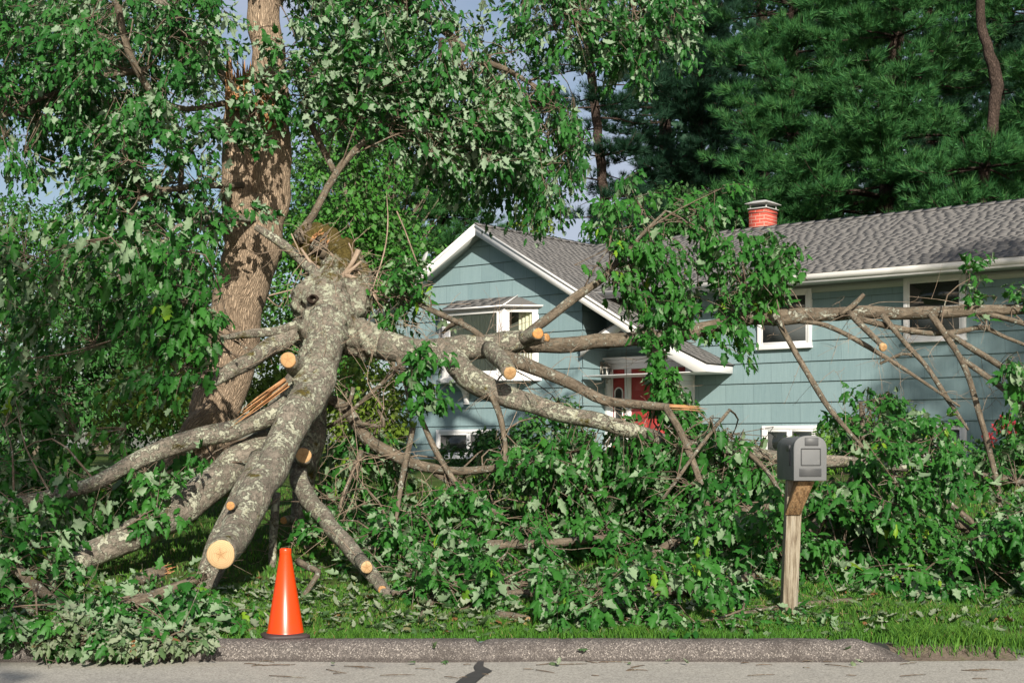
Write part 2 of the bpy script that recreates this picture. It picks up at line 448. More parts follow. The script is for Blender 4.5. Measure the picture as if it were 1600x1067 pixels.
def tmpl_tuft(k=11, w=.05, seed=3):
    g = np.random.default_rng(seed); V, T = [], []
    for i in range(k):
        a = 2 * math.pi * i / k + g.random(); t = .35 + .5 * g.random()
        d = np.array([math.cos(a) * t, 1, math.sin(a) * t]); d /= np.linalg.norm(d)
        s = nrm(np.cross(d, g.normal(size=3))) * w; L = .7 + .35 * g.random()
        b = len(V); V += [-s * .6, s * .6, d * L]; T.append([b, b + 1, b + 2])
    return np.array(V), np.array(T)
TM = [tmpl_maple(.1, .2, 1.1, 1), tmpl_maple(.35, .45, 1., 2), tmpl_maple(.7, .7, .9, 3), tmpl_maple(.5, 1.1, 1., 4), tmpl_maple(.9, .3, .75, 5), tmpl_maple(.2, .6, .6, 6)]

class Leaves:
    def __init__(s): s.p, s.y, s.z, s.s, s.r = [], [], [], [], []
    def add(s, p, tip, nor, size, rnd=None):
        s.p.append(p); s.y.append(tip); s.z.append(nor); s.s.append(size)
        s.r.append(rng.random(len(p)) if rnd is None else rnd)
    def count(s): return sum(len(k) for k in s.p)
    def build(s, name, mat, parent=None, tm=TM, kind=None, wmin=.5):
        p = np.concatenate(s.p); y = nrm(np.concatenate(s.y)); z = np.concatenate(s.z); z = z - y * (z * y).sum(1, keepdims=True); z = nrm(z)
        x = np.cross(y, z); sz = np.concatenate(s.s); r = np.concatenate(s.r)
        V, Fc, R, n = [], [], [], 0
        pick = rng.integers(0, len(tm), len(p))
        for k, (tv, tf) in enumerate(tm):
            i = np.where(pick == k)[0]
            if not len(i): continue
            w = (wmin + (1.1 - wmin) * rng.random(len(i)))[:, None, None]
            vv = p[i][:, None] + sz[i][:, None, None] * (tv[None, :, 0:1] * w * x[i][:, None] + tv[None, :, 1:2] * y[i][:, None] + tv[None, :, 2:3] * z[i][:, None])
            V.append(vv.reshape(-1, 3)); Fc.append((tf[None] + (np.arange(len(i)) * len(tv))[:, None, None] + n).reshape(-1, 3))
            R.append(np.repeat(r[i], len(tv))); n += len(i) * len(tv)
        o = mk(name, np.vstack(V), [np.vstack(Fc)], mat, parent, {'rnd': np.concatenate(R)})
        if kind: o['kind'] = kind
        return o

UP = np.array([0, 0, 1.])
SUNW = np.array([.13, -.88, .45])

def sprays(L, T, base, dirs, length, size, m=14, flip=.08, droop=.8, rtw=.004, twigs=True, face=.55):
    """leafy shoots: twig from base along dirs with m leaves each; L Leaves, T TB"""
    n = len(base)
    dirs = nrm(dirs); length = np.broadcast_to(length, n)
    t = np.linspace(.15, 1, m)[None, :] + rng.normal(0, .03, (n, m))
    sag = .22
    pos = base[:, None] + dirs[:, None] * (length[:, None] * t)[..., None] - UP * (sag * length[:, None] * t ** 2)[..., None]
    ref = np.where(np.abs(dirs[:, 2:3]) < .9, UP[None], np.array([[1., 0, 0]]))
    a = nrm(np.cross(dirs, ref)); b = np.cross(dirs, a)
    ang = np.arange(m)[None] * 2.4 + rng.random((n, 1)) * 6.28 + rng.normal(0, .4, (n, m))
    side = np.cos(ang)[..., None] * a[:, None] + np.sin(ang)[..., None] * b[:, None]
    out = nrm(side * .8 + dirs[:, None] * .5 + UP * .1)
    pet = (.035 + .05 * rng.random((n, m)))[..., None] * (size / .13)
    p = pos + out * pet - UP * pet * .3
    tip = nrm(out * .55 + dirs[:, None] * .25 - UP * droop * (.6 + .8 * rng.random((n, m, 1))) + rng.normal(0, .28, (n, m, 3)))
    nor = nrm(out * .75 + UP * .5 + SUNW * face + rng.normal(0, .36, (n, m, 3)))
    fl = np.where(rng.random((n, m, 1)) < flip, -1., 1.)
    s = size * (.45 + .85 * rng.random((n, m))) * np.linspace(1.08, .8, m)[None]
    tone = np.clip(rng.random((n, 1)) * .7 + rng.random((n, m)) * .33, 0, 1)
    L.add(p.reshape(-1, 3), tip.reshape(-1, 3), (nor * fl).reshape(-1, 3), s.reshape(-1), tone.reshape(-1))
    if twigs:
        for i in range(n):
            l = length[i]
            T.add([base[i], base[i] + dirs[i] * l * .5 - UP * sag * l * .25, base[i] + dirs[i] * l - UP * sag * l], [rtw, rtw * .7, rtw * .35], 4, .22, 0, cap=False)

def inpoly(poly, n):
    poly = np.asarray(poly, float)
    lo, hi = poly.min(0), poly.max(0)
    res = np.zeros((0, 2))
    x1, y1 = poly[:, 0], poly[:, 1]; x2, y2 = np.roll(x1, -1), np.roll(y1, -1)
    while len(res) < n:
        q = lo + rng.random((n * 3 + 20, 2)) * (hi - lo)
        c = ((y1[None] > q[:, 1:2]) != (y2[None] > q[:, 1:2])) & (q[:, 0:1] < (x2 - x1)[None] * (q[:, 1:2] - y1[None]) / (y2 - y1 + 1e-9)[None] + x1[None])
        res = np.vstack([res, q[c.sum(1) % 2 == 1]])
    return res[:n]

def parea(poly):
    p = np.asarray(poly, float); x, y = p[:, 0], p[:, 1]
    return .5 * abs(np.dot(x, np.roll(y, 1)) - np.dot(y, np.roll(x, 1)))

_ph = np.random.default_rng(11).random((5, 4)) * 6.28
_kd = np.random.default_rng(12).normal(size=(5, 3))
def clump(p, f):
    s = 0
    for k in range(5): s = s + np.sin((p @ _kd[k]) * f * (1 + .35 * k) + _ph[k, 0])
    return s / 5

DENS = 3.0
def region(L, T, poly, Y0, Y1, cover=2.2, size=.13, hubs=None, flip=.14, droop=.8, length=(.35, .7), m=14, thr=-.25, freq=2.2, up=.0, link=True, zmin=None):
    """fill the volume seen through a photo polygon between two depths with leafy shoots"""
    Ym = (Y0 + Y1) / 2
    lp = size / Ym * F
    n = max(3, int(DENS * cover * parea(poly) / (lp * lp * .33) / m))
    q = inpoly(poly, int(n * 2.2))
    Y = Y0 + rng.random(len(q)) * (Y1 - Y0)
    b = np.stack([(q[:, 0] - 800) / F * Y, Y, EYE + (HZ - q[:, 1]) / F * Y], 1)
    keep = clump(b, freq) > thr
    b = b[keep][:n]
    g = ground(b[:, 0], b[:, 1]) + .03
    b[:, 2] = np.maximum(b[:, 2], g)
    d = rng.normal(0, 1, b.shape) * np.array([1, .8, .5])
    if hubs is not None and len(hubs):
        hb = np.asarray(hubs)
        i = ((b[:, None] - hb[None]) ** 2).sum(2).argmin(1)
        d = d * .6 + nrm(b - hb[i]) * 1.1
    d[:, 2] += up - .15
    low = b[:, 2] < g + .25
    d[low, 2] = np.abs(d[low, 2]) * .6 + .05
    ln = length[0] + rng.random(len(b)) * (length[1] - length[0])
    b0 = b - nrm(d) * ln[:, None] * .5
    b0[:, 2] = np.maximum(b0[:, 2], ground(b0[:, 0], b0[:, 1]) + .03)
    sprays(L, T, b0, d, ln, size, m, flip, droop)
    if link and hubs is not None and len(hubs):
        lead = b0[::7]
        hb = np.asarray(hubs)
        for k in range(len(lead)):
            dd = np.linalg.norm(hb - lead[k], axis=1); c_ = np.where(dd < dd.min() * 1.35 + .25)[0]; i = c_[rng.integers(len(c_))]; dist = dd[i]
            if dist > 1.25: continue
            mid = (hb[i] + lead[k]) / 2 + rng.normal(0, .13 * dist + .01, 3) + UP * .12 * dist
            T.add([hb[i], mid, lead[k]], [.007 + .005 * dist, .007 + .002 * dist, .005], 5, .2, .05, cap=False)
        for k in range(len(b0)):
            if k % 7 == 0: continue
            i = ((lead - b0[k]) ** 2).sum(1).argmin(); dist = np.linalg.norm(lead[i] - b0[k])
            if dist > 1.1: continue
            T.add([lead[i], (lead[i] + b0[k]) / 2 + rng.normal(0, .06 * dist + .005, 3), b0[k]], [.0065, .005, .004], 4, .25, 0, cap=False)

def bare_twigs(T, paths, n, ln=(.25, .8), r=.0035):
    for _ in range(n):
        p = paths[rng.integers(len(paths))]
        a = p[rng.integers(len(p))]
        d = nrm(rng.normal(0, 1, 3) * np.array([1, .7, .9])); l = ln[0] + rng.random() * (ln[1] - ln[0])
        b = a + d * l * .5 + rng.normal(0, .05, 3); c = a + d * l + rng.normal(0, .12, 3) - UP * .08
        T.add([a, b, c], [r, r * .75, r * .4], 5, .1, .05, cap=False)
        for _k in range(rng.integers(1, 4)):
            s = b + (c - b) * rng.random() * .7; e = s + nrm(d + rng.normal(0, .7, 3)) * l * (.25 + .3 * rng.random())
            T.add([s, (s + e) / 2 + rng.normal(0, .02, 3), e], [r * .6, r * .45, r * .3], 4, .12, 0, cap=False)

# ------------------------------------------------------------------ ground
_gy = np.array([-60, 11.55, 12.3, 14, 16, 20, 26, 30, 36, 60, 400.])
_gz = np.array([.12, .12, .24, .42, .58, .92, 1.27, 1.40, 1.44, 1.6, 2.2])
def ground(X, Y):
    return np.interp(Y, _gy, _gz) + .02 * np.sin(np.asarray(X) * 1.7) * np.sin(np.asarray(Y) * 1.3)

def sheet(name, xs, ys, zf, mat):
    Xg, Yg = np.meshgrid(xs, ys)
    V = np.stack([Xg, Yg, zf(Xg, Yg)], -1).reshape(-1, 3)
    nx, ny = len(xs), len(ys)
    i = np.arange(ny - 1)[:, None] * nx; j = np.arange(nx - 1)[None]
    q = np.stack([i + j, i + j + 1, i + nx + j + 1, i + nx + j], -1).reshape(-1, 4)
    o = mk(name, V, [q], mat, smooth=True); o['kind'] = 'structure'
    return o

KX0, KX1 = -9.0, (1405 - 800) / F * 11.33
ax = lambda a, b, s: np.arange(a, b + 1e-6, s)
xs = np.concatenate([[-400, -150, -60, -25], ax(-12, 12, .3), [25, 60, 150, 400]])
ys = np.concatenate([ax(11.575, 16, .22), ax(17, 40, 1.), [50, 70, 110, 200, 400.]])
def lawn_z(X, Y):
    z = ground(X, Y)
    edge = np.clip((X - 3.3) / .8, 0, 1) * np.clip((11.8 - Y) / .35, 0, 1)
    return z * (1 - edge) + (.02) * edge
sheet('ground', xs, ys, lawn_z, M['lawn'])
sheet('road', np.concatenate([[-400, -60, -20], ax(-8, 8, .5), [20, 60, 400]]), np.array([-60, -20, 0, 5, 8, 9, 10, 10.6, 11, 11.3, 11.75]), lambda X, Y: 0 * X + .004 * np.sin(X * 2.1) - .0, M['road'])
# kerb: extruded profile, tapering into the verge at its right end, broken by two cracks
def kerb():
    xsk = np.concatenate([ax(-14, KX0, 1.), ax(KX0 + .05, KX1 + .75, .05)])
    prof = np.array([(11.27, -.02), (11.285, .05), (11.31, .11), (11.345, .142), (11.40, .152), (11.50, .152), (11.58, .14), (11.60, .0)])
    end = np.clip((KX1 + .12 - xsk) / .42, 0, 1) ** .8
    V = []
    for k, x in enumerate(xsk):
        ch = 1.
        for cx, w in (((752 - 800) / F * 11.33, .03), ((1312 - 800) / F * 11.33, .025), ((880 - 800) / F * 11.33, .008)):
            ch = min(ch, 1 - .3 * (w / .03) * math.exp(-((x - cx) / w) ** 2))
        wob = .006 * math.sin(x * 3.3) + .004 * math.sin(x * 9.1) + rng.normal(0, .002)
        for (yy, zz) in prof:
            V.append((x, yy + wob + rng.normal(0, .0015) + (1 - end[k]) * .1 * (zz > .1) + .004 * math.sin(x * 1.7), zz * end[k] * ch + (zz > 0) * rng.normal(0, .0015) - .012 * (1 - end[k])))
    n, m = len(xsk), len(prof)
    i = np.arange(n - 1)[:, None] * m; j = np.arange(m - 1)[None]
    q = np.stack([i + j, i + m + j, i + m + j + 1, i + j + 1], -1).reshape(-1, 4)
    o = mk('kerb', V, [q], M['kerb'], smooth=True); o['kind'] = 'structure'
kerb()
# soil at the kerb's end
def verge():
    xv = ax((1400 - 800) / F * 11.3, (1600 - 800) / F * 11.3, .05); yv = ax(11.24, 11.62, .038)
    def z(X, Y):
        e = np.clip((Y - 11.25) / .36, 0, 1); e = e * e * (3 - 2 * e) * np.clip((X - xv[0]) / .3, .75, 1)
        return -.006 + e * (lawn_z(X, 0 * Y + 11.62) + .014) + .012 * np.sin(X * 31) * np.sin(Y * 37) * np.sin(e * 3.14)
    sheet('verge', xv, yv, z, M['soil'])
verge()
# tar-filled crack across the road
def tar():
    c = [(752, 1034), (748, 1042), (757, 1049), (746, 1054), (735, 1062), (720, 1075), (706, 1092)]
    w = [5, 8, 14, 15, 16, 17, 18]
    pts = []
    for (px, py), ww in zip(c, w):
        Y = EYE * F / (py - HZ); pts.append(((px - 800) / F * Y, Y, ww / F * Y))
    V = []
    for x, y, ww in pts: V += [(x - ww, y, .009), (x + ww * .9, y, .009)]
    q = [[2 * i, 2 * i + 1, 2 * i + 3, 2 * i + 2] for i in range(len(pts) - 1)]
    o = mk('road_crack_seal', V, [q], M['tar']); o['kind'] = 'structure'
tar()

# ------------------------------------------------------------------ the house (local axes: x along the front, y into the house, z up)
TH = math.atan(F / 2880.0)
HO = np.array([1.4555, 30.2946, 0.])
hd, hn = np.array([math.cos(TH), -math.sin(TH)]), np.array([-math.sin(TH), -math.cos(TH)])
house = tag(empty('house', HO, -TH), 'blue grey shake sided house with grey shingle roof behind the fallen tree', 'house')
def HL(px, py, w):
    """house-local u and z of a photo point lying w metres in front of the gable wall"""
    q = np.array([(px - 800) / F, 1.]); Q = HO[:2] + hn * w
    t = (Q @ hn) / (q @ hn)
    return float((q * t - HO[:2]) @ hd), EYE + (HZ - py) / F * t
EXPO, Z0 = .389, 2.145 - .389 * 3
AU, AZ = -2.55, 6.47                     # gable apex
PT = .585                                # gable pitch
GE, GEZ = 1.66, AZ - PT * (1.66 - AU)    # right eave of the gable roof
WL = -5.25                               # left wall
def clipz(poly, z, up):
    out = []
    for i in range(len(poly)):
        a, b = poly[i], poly[(i + 1) % len(poly)]
        ia, ib = (a[1] >= z) == up or a[1] == z, (b[1] >= z) == up or b[1] == z
        if ia: out.append(a)
        if ia != ib:
            t = (z - a[1]) / (b[1] - a[1]); out.append((a[0] + (b[0] - a[0]) * t, z))
    return out
def courses(name, poly, fn, label=None):
    """poly in (along, z); fn(along, out, z) -> local point"""
    mb = MB(); z = Z0
    while z < max(p[1] for p in poly):
        c = clipz(clipz(poly, z, True), z + EXPO - .0015, False)
        if len(c) >= 3:
            o = lambda zz: .032 - .026 * (zz - z) / EXPO
            pts = [fn(a, o(zz), zz) for a, zz in c]
            mb.poly(pts)
            lo = [a for a, zz in c if abs(zz - z) < 1e-4]
            if len(lo) > 1: mb.quad(fn(min(lo), 0, z), fn(max(lo), 0, z), fn(max(lo), .032, z), fn(min(lo), .032, z))
        z += EXPO
    return mb.build(name, M['siding'], house)
zsl = lambda u: AZ - .12 - PT * abs(u - AU)
courses('wall', [(WL, 1.), (0, 1.), (0, zsl(0)), (AU, AZ - .12), (WL, zsl(WL))], lambda a, o, z: (a, -o, z))
courses('wall', [(-.03, 1.), (.85, 1.), (.85, zsl(0)), (-.03, zsl(0))], lambda a, o, z: (o, a, z))
courses('wall', [(0, 1.), (13.5, 1.), (13.5, 4.74), (0, 4.74)], lambda a, o, z: (a, .85 - o, z))
mb = MB()
mb.box(WL + .02, -.02, .01, 5.9, 1., 4.86); mb.box(0, 13.48, .87, 6.85, 1., 4.7)
mb.build('core_wall', M['siding'], house)

def tabs(mb, org, along, up, nor, L, S, ok):
    org, along, up, nor = (np.asarray(k, float) for k in (org, along, up, nor))
    rows = int(S / .118)
    for r in range(rows):
        x = -rng.random() * .3
        while x < L:
            w = .12 + rng.random() * .15; x0, x1 = max(0, x), min(L, x + w - .004); x += w
            if x1 - x0 < .02: continue
            c = org + along * (x0 + x1) / 2 + up * (r + .5) * .118
            if not ok(c): continue
            th = .006 + rng.random() * .002; lo = r * .118 - rng.random() * .002; hi = lo + .14
            a, b = org + along * x0, org + along * x1
            k0, k1 = nor * .003, nor * th
            rv = np.clip(.5 + .28 * rng.normal(), 0, 1)
            mb.hexa([a + up * lo + k0, b + up * lo + k0, b + up * hi + k0, a + up * hi + k0, a + up * lo + k1, b + up * lo + k1, b + up * hi + k0 * 1.3, a + up * hi + k0 * 1.3], rnd=rv)
# main roof
EY, EZ, RY, RZ = .15, 4.89, 3.85, 6.45
mp_ = (RZ - EZ) / (RY - EY)
vy = lambda u: EY + (AZ - PT * (u - AU) - EZ) / mp_          # valley: y on the main plane where the gable slope meets it
uv0 = AU + (AZ - EZ) / PT
roof = MB()
xr = 14.
roof.poly([(uv0, EY, EZ), (xr, EY, EZ), (xr, RY, RZ), (AU + (AZ - RZ) / PT, RY, RZ)])
roof.poly([(xr, RY, RZ), (xr, 2 * RY - EY, EZ), (-5.5, 2 * RY - EY, EZ), (-5.5, RY, RZ)])
roof.poly([(AU, -.42, AZ), (GE, -.42, GEZ), (GE, .84, GEZ), (uv0 + .02, .84, AZ - PT * (uv0 + .02 - AU)), (uv0, EY + .01, EZ), (AU, vy(AU), AZ)])
GL = WL - .45
roof.poly([(AU, -.42, AZ), (AU, vy(AU), AZ), (GL, vy(AU), AZ - PT * (AU - GL)), (GL, -.42, AZ - PT * (AU - GL))])
up = nrm([0, RY - EY, RZ - EZ]); no = nrm(np.cross([1, 0, 0], up))
tabs(roof, (AU, EY - .02, EZ - .008), (1, 0, 0), up, no, xr - AU, 4.02, lambda c: c[0] > uv0 - .05 or c[1] > vy(c[0]) - .05)
up2 = nrm([AU - GE, 0, AZ - GEZ]); no2 = nrm([PT, 0, 1])
tabs(roof, np.array([GE, -.44, GEZ]) - up2 * .02, (0, 1, 0), up2, no2, 4.9, float(np.hypot(GE - AU, AZ - GEZ)) + .02, lambda c: c[1] < min(vy(c[0]) + .05, 4.3) if c[0] < uv0 else c[1] < .8)
up3 = nrm([AU - GL, 0, PT * (AU - GL)]); no3 = nrm([-PT, 0, 1])
tabs(roof, np.array([GL, -.44, AZ - PT * (AU - GL)]) - up3 * .02, (0, 1, 0), up3, no3, 4.6, 3.65, lambda c: True)
roof_o = roof.build('roof', M['shingle'], house)
mb = MB()
for x in np.arange(-3, xr, .3): mb.hexa([(x, RY - .14, RZ - .052), (x + .297, RY - .14, RZ - .046), (x + .297, RY, RZ + .022), (x, RY, RZ + .016), (x, RY - .14, RZ - .04), (x + .297, RY - .14, RZ - .03), (x + .297, RY, RZ + .04), (x, RY, RZ + .03)], rnd=rng.random() * .6)
for y in np.arange(-.45, 4., .3): mb.hexa([(AU, y, AZ + .016), (AU + .13, y, AZ - .06), (AU + .13, y + .297, AZ - .054), (AU, y + .297, AZ + .02), (AU, y, AZ + .03), (AU + .135, y, AZ - .04), (AU + .135, y + .297, AZ - .03), (AU, y + .297, AZ + .04)], rnd=rng.random() * .6)
mb.build('ridge_cap', M['shingle'], roof_o)
# rake boards, soffits, fascias
mb = MB()
a0 = np.array([AU, 0, AZ]); 
for s, e in ((1, GE), (-1, GL)):
    zz = AZ - PT * abs(e - AU)
    mb.prism([(AU, -.41, AZ - .03), (e, -.41, zz - .03), (e, -.41, zz - .22), (AU, -.41, AZ - .24)], (0, .03, 0))
    mb.prism([(AU, -.435, AZ - .004), (e + s * .01, -.435, zz - .004), (e + s * .01, -.435, zz - .065), (AU, -.435, AZ - .066)], (0, .023, 0))
mb.build('rake_board', M['white'], house)
mb = MB()
for s, e in ((1, GE), (-1, GL)):
    zz = AZ - PT * abs(e - AU)
    mb.prism([(AU, -.38, AZ - .13), (e, -.38, zz - .13), (e, -.38, zz - .15), (AU, -.38, AZ - .15)], (0, .40 if s < 0 else .42, 0))
mb.box(uv0, xr, EY + .03, .84, EZ - .15, EZ - .135)
mb.prism([(0.04, .05, zsl(0.04)), (GE, .05, GEZ - .13), (GE, .05, GEZ - .15), (.04, .05, zsl(.04) - .02)], (0, .78, 0))
mb.build('soffit', M['cream'], house)
mb = MB()
mb.prism([(uv0, EY - .012, EZ - .01), (uv0, EY + .02, EZ - .01), (uv0, EY + .02, EZ - .13), (uv0, EY + .004, EZ - .13)], (xr - uv0, 0, 0))
mb.box(GE - .03, GE - .002, -.36, .82, GEZ - .17, GEZ - .012)
mb.build('fascia', M['stained'], house)
mb = MB(); mb.box(uv0, xr, EY + .022, EY + .05, EZ - .175, EZ - .10)
mb.build('fascia_trim', M['white'], house)
mb = MB(); mb.box(3.05, xr, .80, .818, 4.60, 4.735)
mb.build('frieze_board', M['cream'], house)

def pane_mat():
    t = NT('dark window glass'); o = t.obj()
    t.bsdf(t.mix(t.noise(o, 1.7, 3), (.012, .016, .016), (.035, .04, .037)), .05, None, .5)
    return t.m
M['pane'] = pane_mat()
def window(u0, u1, z0, z1, y, kind, label=None):
    """casing with sash and panes on a wall facing -y; the casing stands proud of the siding"""
    mb = MB(); c = .075
    mb.box(u0, u0 + c, y - .075, y, z0 + .1, z1); mb.box(u1 - c, u1, y - .075, y, z0 + .1, z1)
    mb.box(u0 + c, u1 - c, y - .075, y, z1 - c, z1)
    fr = bevel(mb.build('window', M['white'], house))
    mb = MB(); mb.box(u0 - .015, u1 + .015, y - .11, y, z0, z0 + .045); mb.box(u0, u1, y - .085, y, z0 + .047, z0 + .098)
    bevel(mb.build('sill', M['white'], fr))
    a, b, lo, hi = u0 + c, u1 - c, z0 + .1, z1 - c
    mb = MB(); s = .045
    def sash(a, b, lo, hi, yy):
        mb.box(a, a + s, yy - .02, yy, lo, hi); mb.box(b - s, b, yy - .02, yy, lo, hi)
        mb.box(a + s, b - s, yy - .02, yy, hi - s, hi); mb.box(a + s, b - s, yy - .02, yy, lo, lo + s)
    pn = MB()
    if kind == 'hung':
        m = (lo + hi) / 2
        sash(a, b, m - .02, hi, y - .048); sash(a + .002, b - .002, lo, m + .018, y - .038)
        pn.box(a + s, b - s, y - .06, y - .055, m + .02, hi - s); pn.box(a + s, b - s, y - .05, y - .045, lo + s, m - .025)
    else:
        m = (a + b) / 2
        sash(a, m - .012, lo, hi, y - .045); sash(m + .012, b, lo, hi, y - .045)
        pn.box(a + s, m - .012 - s, y - .058, y - .052, lo + s, hi - s); pn.box(m + .012 + s, b - s, y - .058, y - .052, lo + s, hi - s)
        mb.box(m - .011, m + .011, y - .06, y - .04, lo, hi)
    bevel(mb.build('sash', M['white'], fr), .004, 1)
    pn.build('pane', M['pane'], fr)
    if kind == 'hung':
        sm = MB(); sm.box(a + s + .002, b - s - .002, y - .064, y - .0615, lo + s, (lo + hi) / 2 - .026)
        sm.build('insect_screen', M['screen'], fr)
    return fr
window(3.62, 4.77, 3.56, 4.69, .85, 'hung')
window(6.62, 7.78, 3.56, 4.75, .85, 'hung')
window(3.72, 4.9, 1.42, 2.09, .85, 'slide')
window(6.6, 7.79, 1.42, 2.10, .85, 'slide')
window(10.2, 11.36, 3.56, 4.75, .85, 'hung')
window(-3.97, -2.1, 1.42, 2.07, 0., 'slide')

# bay window
bay = MB()
A = [(-3.93, -.02), (-3.36, -.5), (-1.71, -.5), (-1.13, -.02)]
zb0, zb1 = 3.2, 4.61
def panel(mb, a, b, z0, z1, st, top, bot, d=.05):
    a, b = np.array([*a, 0.]), np.array([*b, 0.]); t = nrm(b - a); n_ = np.array([t[1], -t[0], 0]) 
    L = np.linalg.norm(b - a)
    def bx(s0, s1, y0, y1):
        c = [a + t * s0, a + t * s1, a + t * s1 - n_ * d, a + t * s0 - n_ * d]
        mb.hexa([(*k[:2], y0) for k in c] + [(*k[:2], y1) for k in c])
    bx(0, st, z0, z1); bx(L - st, L, z0, z1); bx(st, L - st, z1 - top, z1); bx(st, L - st, z0, z0 + bot)
    return [a + t * st - n_ * .025, a + t * (L - st) - n_ * .025]
gl = MB()
for k, (i, st) in enumerate(((0, .1), (1, .13), (2, .1))):
    e = panel(bay, A[i], A[i + 1], zb0, zb1, st, .09, .1)
    gl.quad((*e[0][:2], zb0 + .1), (*e[1][:2], zb0 + .1), (*e[1][:2], zb1 - .09), (*e[0][:2], zb1 - .09))
    # inner sash lines
    t = nrm(e[1] - e[0])
    n_ = np.array([t[1], -t[0], 0])
    for q in (e[0] + t * .02, e[1] - t * .02): bay.beam((*q[:2], zb0 + .1), (*q[:2], zb1 - .09), t, n_, .035, .07)
for (x, y) in A[1:3]: bay.box(x - .05, x + .05, y - .012, y + .09, zb0 + .002, zb1 - .002)
bay_o = bevel(bay.build('bay_window', M['white'], house), .005, 1)
gl.build('pane', M['glass'], bay_o)
mb = MB()
o = .07
base = [(-4.02, -.02), (-3.40, -.57), (-1.67, -.57), (-1.04, -.02)]
mb.prism([(*p, 3.075) for p in base], (0, 0, .1)); mb.prism([(p[0] * .985 - .037, p[1] * .93, 3.177) for p in base], (0, 0, .022))
bevel(mb.build('sill', M['white'], bay_o), .008, 2)
mb = MB()
for u in (-3.12, -1.78):
    pr = [(u, -.03, 3.07), (u, -.40, 3.07), (u, -.39, 3.02), (u, -.30, 2.98), (u, -.2, 2.90), (u, -.13, 2.76), (u, -.11, 2.66), (u, -.03, 2.62)]
    mb = MB(); mb.prism(pr, (.09, 0, 0)); mb.box(u - .015, u + .105, -.15, -.028, 2.615, 2.64)
    bevel(mb.build('bracket', M['white'], bay_o), .006, 1)
mb = MB()
top = [(-3.35, -.01, 4.90), (-1.71, -.01, 4.90)]
lo = [(-4.05, -.01, 4.64), (-3.42, -.58, 4.64), (-1.66, -.58, 4.64), (-1.02, -.01, 4.64)]
lo2 = [(x, y, z - .03) for x, y, z in lo]
mb.poly([lo[0], lo[1], top[0]]); mb.poly([lo[1], lo[2], top[1], top[0]]); mb.poly([lo[2], lo[3], top[1]])
for i in range(3): mb.quad(lo2[i], lo2[i + 1], lo[i + 1], lo[i])
mb.poly(lo2[::-1])
n_ = nrm([0, -.26, .57])
for r in range(5):
    x = -3.4
    while x < -1.72:
        w = .22 + rng.random() * .2; f0, f1 = r / 5, (r + 1) / 5
        q = lambda xx, f: np.array([xx, -.59 + f * .57, 4.638 + f * .26])
        xe = min(x + w, -1.70); mb.hexa([q(x, f0), q(xe, f0), q(xe, f1), q(x, f1), q(x, f0) + n_ * .016, q(xe, f0) + n_ * .016, q(xe, f1) + n_ * .004, q(x, f1) + n_ * .004], rnd=rng.random() * .5); x += w + .004
mb.build('bay_roof', M['shingle'], bay_o)
mb = MB(); mb.beam((-1.66, -.59, 4.645), (-1.69, -.015, 4.915), (1, 0, 0), (0, -.4, .9), .03, .02); mb.beam((-1.655, -.585, 4.65), (-1.01, -.01, 4.65), (.6, -.8, 0), (0, 0, 1), .02, .03)
mb.beam((-3.42, -.59, 4.648), (-1.66, -.59, 4.648), (0, 1, 0), (0, 0, 1), .018, .03)
mb.build('roof_edge', M['white'], bay_o)
mb = MB()
def drape(u0, u1, y, z0, z1, amp=.03, wl_=.075):
    k = int((u1 - u0) / .012); x = np.linspace(u0, u1, k); yy = y + amp * np.sin(x / wl_ * 6.28) + amp * .4 * np.sin(x * 31)
    V = [(a, b, z0) for a, b in zip(x, yy)] + [(a, b, z1) for a, b in zip(x, yy)]
    mb.add(V, q=[[i, i + 1, k + i + 1, k + i] for i in range(k - 1)])
drape(-3.28, -1.76, -.43, 3.25, 4.55, .022); drape(-1.62, -1.2, -.06, 3.25, 4.55, .012, .1)
drape(-2.55, -2.05, -.12, 3.22, 4.5, .012, .16)
mb.build('curtain', M['curtain'], bay_o, smooth=True)
for k, u in enumerate((-1.66, -1.55, -1.46, -1.38, -1.31)): mb = MB(); mb.box(u, u + .028, -.12, -.10, 3.22, 3.75 + .09 * k); mb.build('blind_slat', M['white'], bay_o)
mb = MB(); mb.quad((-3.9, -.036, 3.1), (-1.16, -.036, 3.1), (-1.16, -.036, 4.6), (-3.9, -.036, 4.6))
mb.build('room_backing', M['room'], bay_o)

# entry
y = .82
mb = MB()
mb.box(-.0, .15, y - .05, y + .02, 1.5, 3.42); mb.box(2.02, 2.18, y - .05, y + .02, 1.5, 3.42); mb.box(.15, 2.02, y - .05, y + .02, 3.30, 3.42)
mb.box(.03, 2.22, y - .09, y + .02, 3.422, 3.50); mb.box(-.0 + .01, 2.28, y - .14, y + .02, 3.502, 3.55)
mb.box(.152, .20, y - .025, y + .03, 1.5, 3.298); mb.box(.50, .66, y - .035, y + .03, 1.5, 3.298); mb.box(1.52, 1.68, y - .035, y + .03, 1.5, 3.298); mb.box(1.97, 2.018, y - .025, y + .03, 1.5, 3.298)
mb.box(.05, .10, y - .058, y - .05, 1.6, 3.3); mb.box(2.08, 2.13, y - .058, y - .05, 1.6, 3.3)
ent = bevel(mb.build('entry_door', M['white'], house), .006, 1)
mb = MB()
for a, b in ((.2, .5), (1.68, 1.97)):
    mb.box(a, b, y - .012, y + .02, 1.5, 3.298)
    for k in range(6): mb.box(a + .01, b - .01, y - .018, y - .0125, 3.0 + k * .05, 3.044 + k * .05)
mb.box(.66, 1.52, y - .012, y + .02, 1.5, 3.298)
for x0, x1 in ((.75, 1.04), (1.13, 1.43)):
    mb.box(x0, x1, y - .022, y - .012, 1.6, 2.2); mb.box(x0, x1, y - .022, y - .012, 2.3, 2.75); mb.box(x0, x1, y - .022, y - .012, 2.85, 3.2)
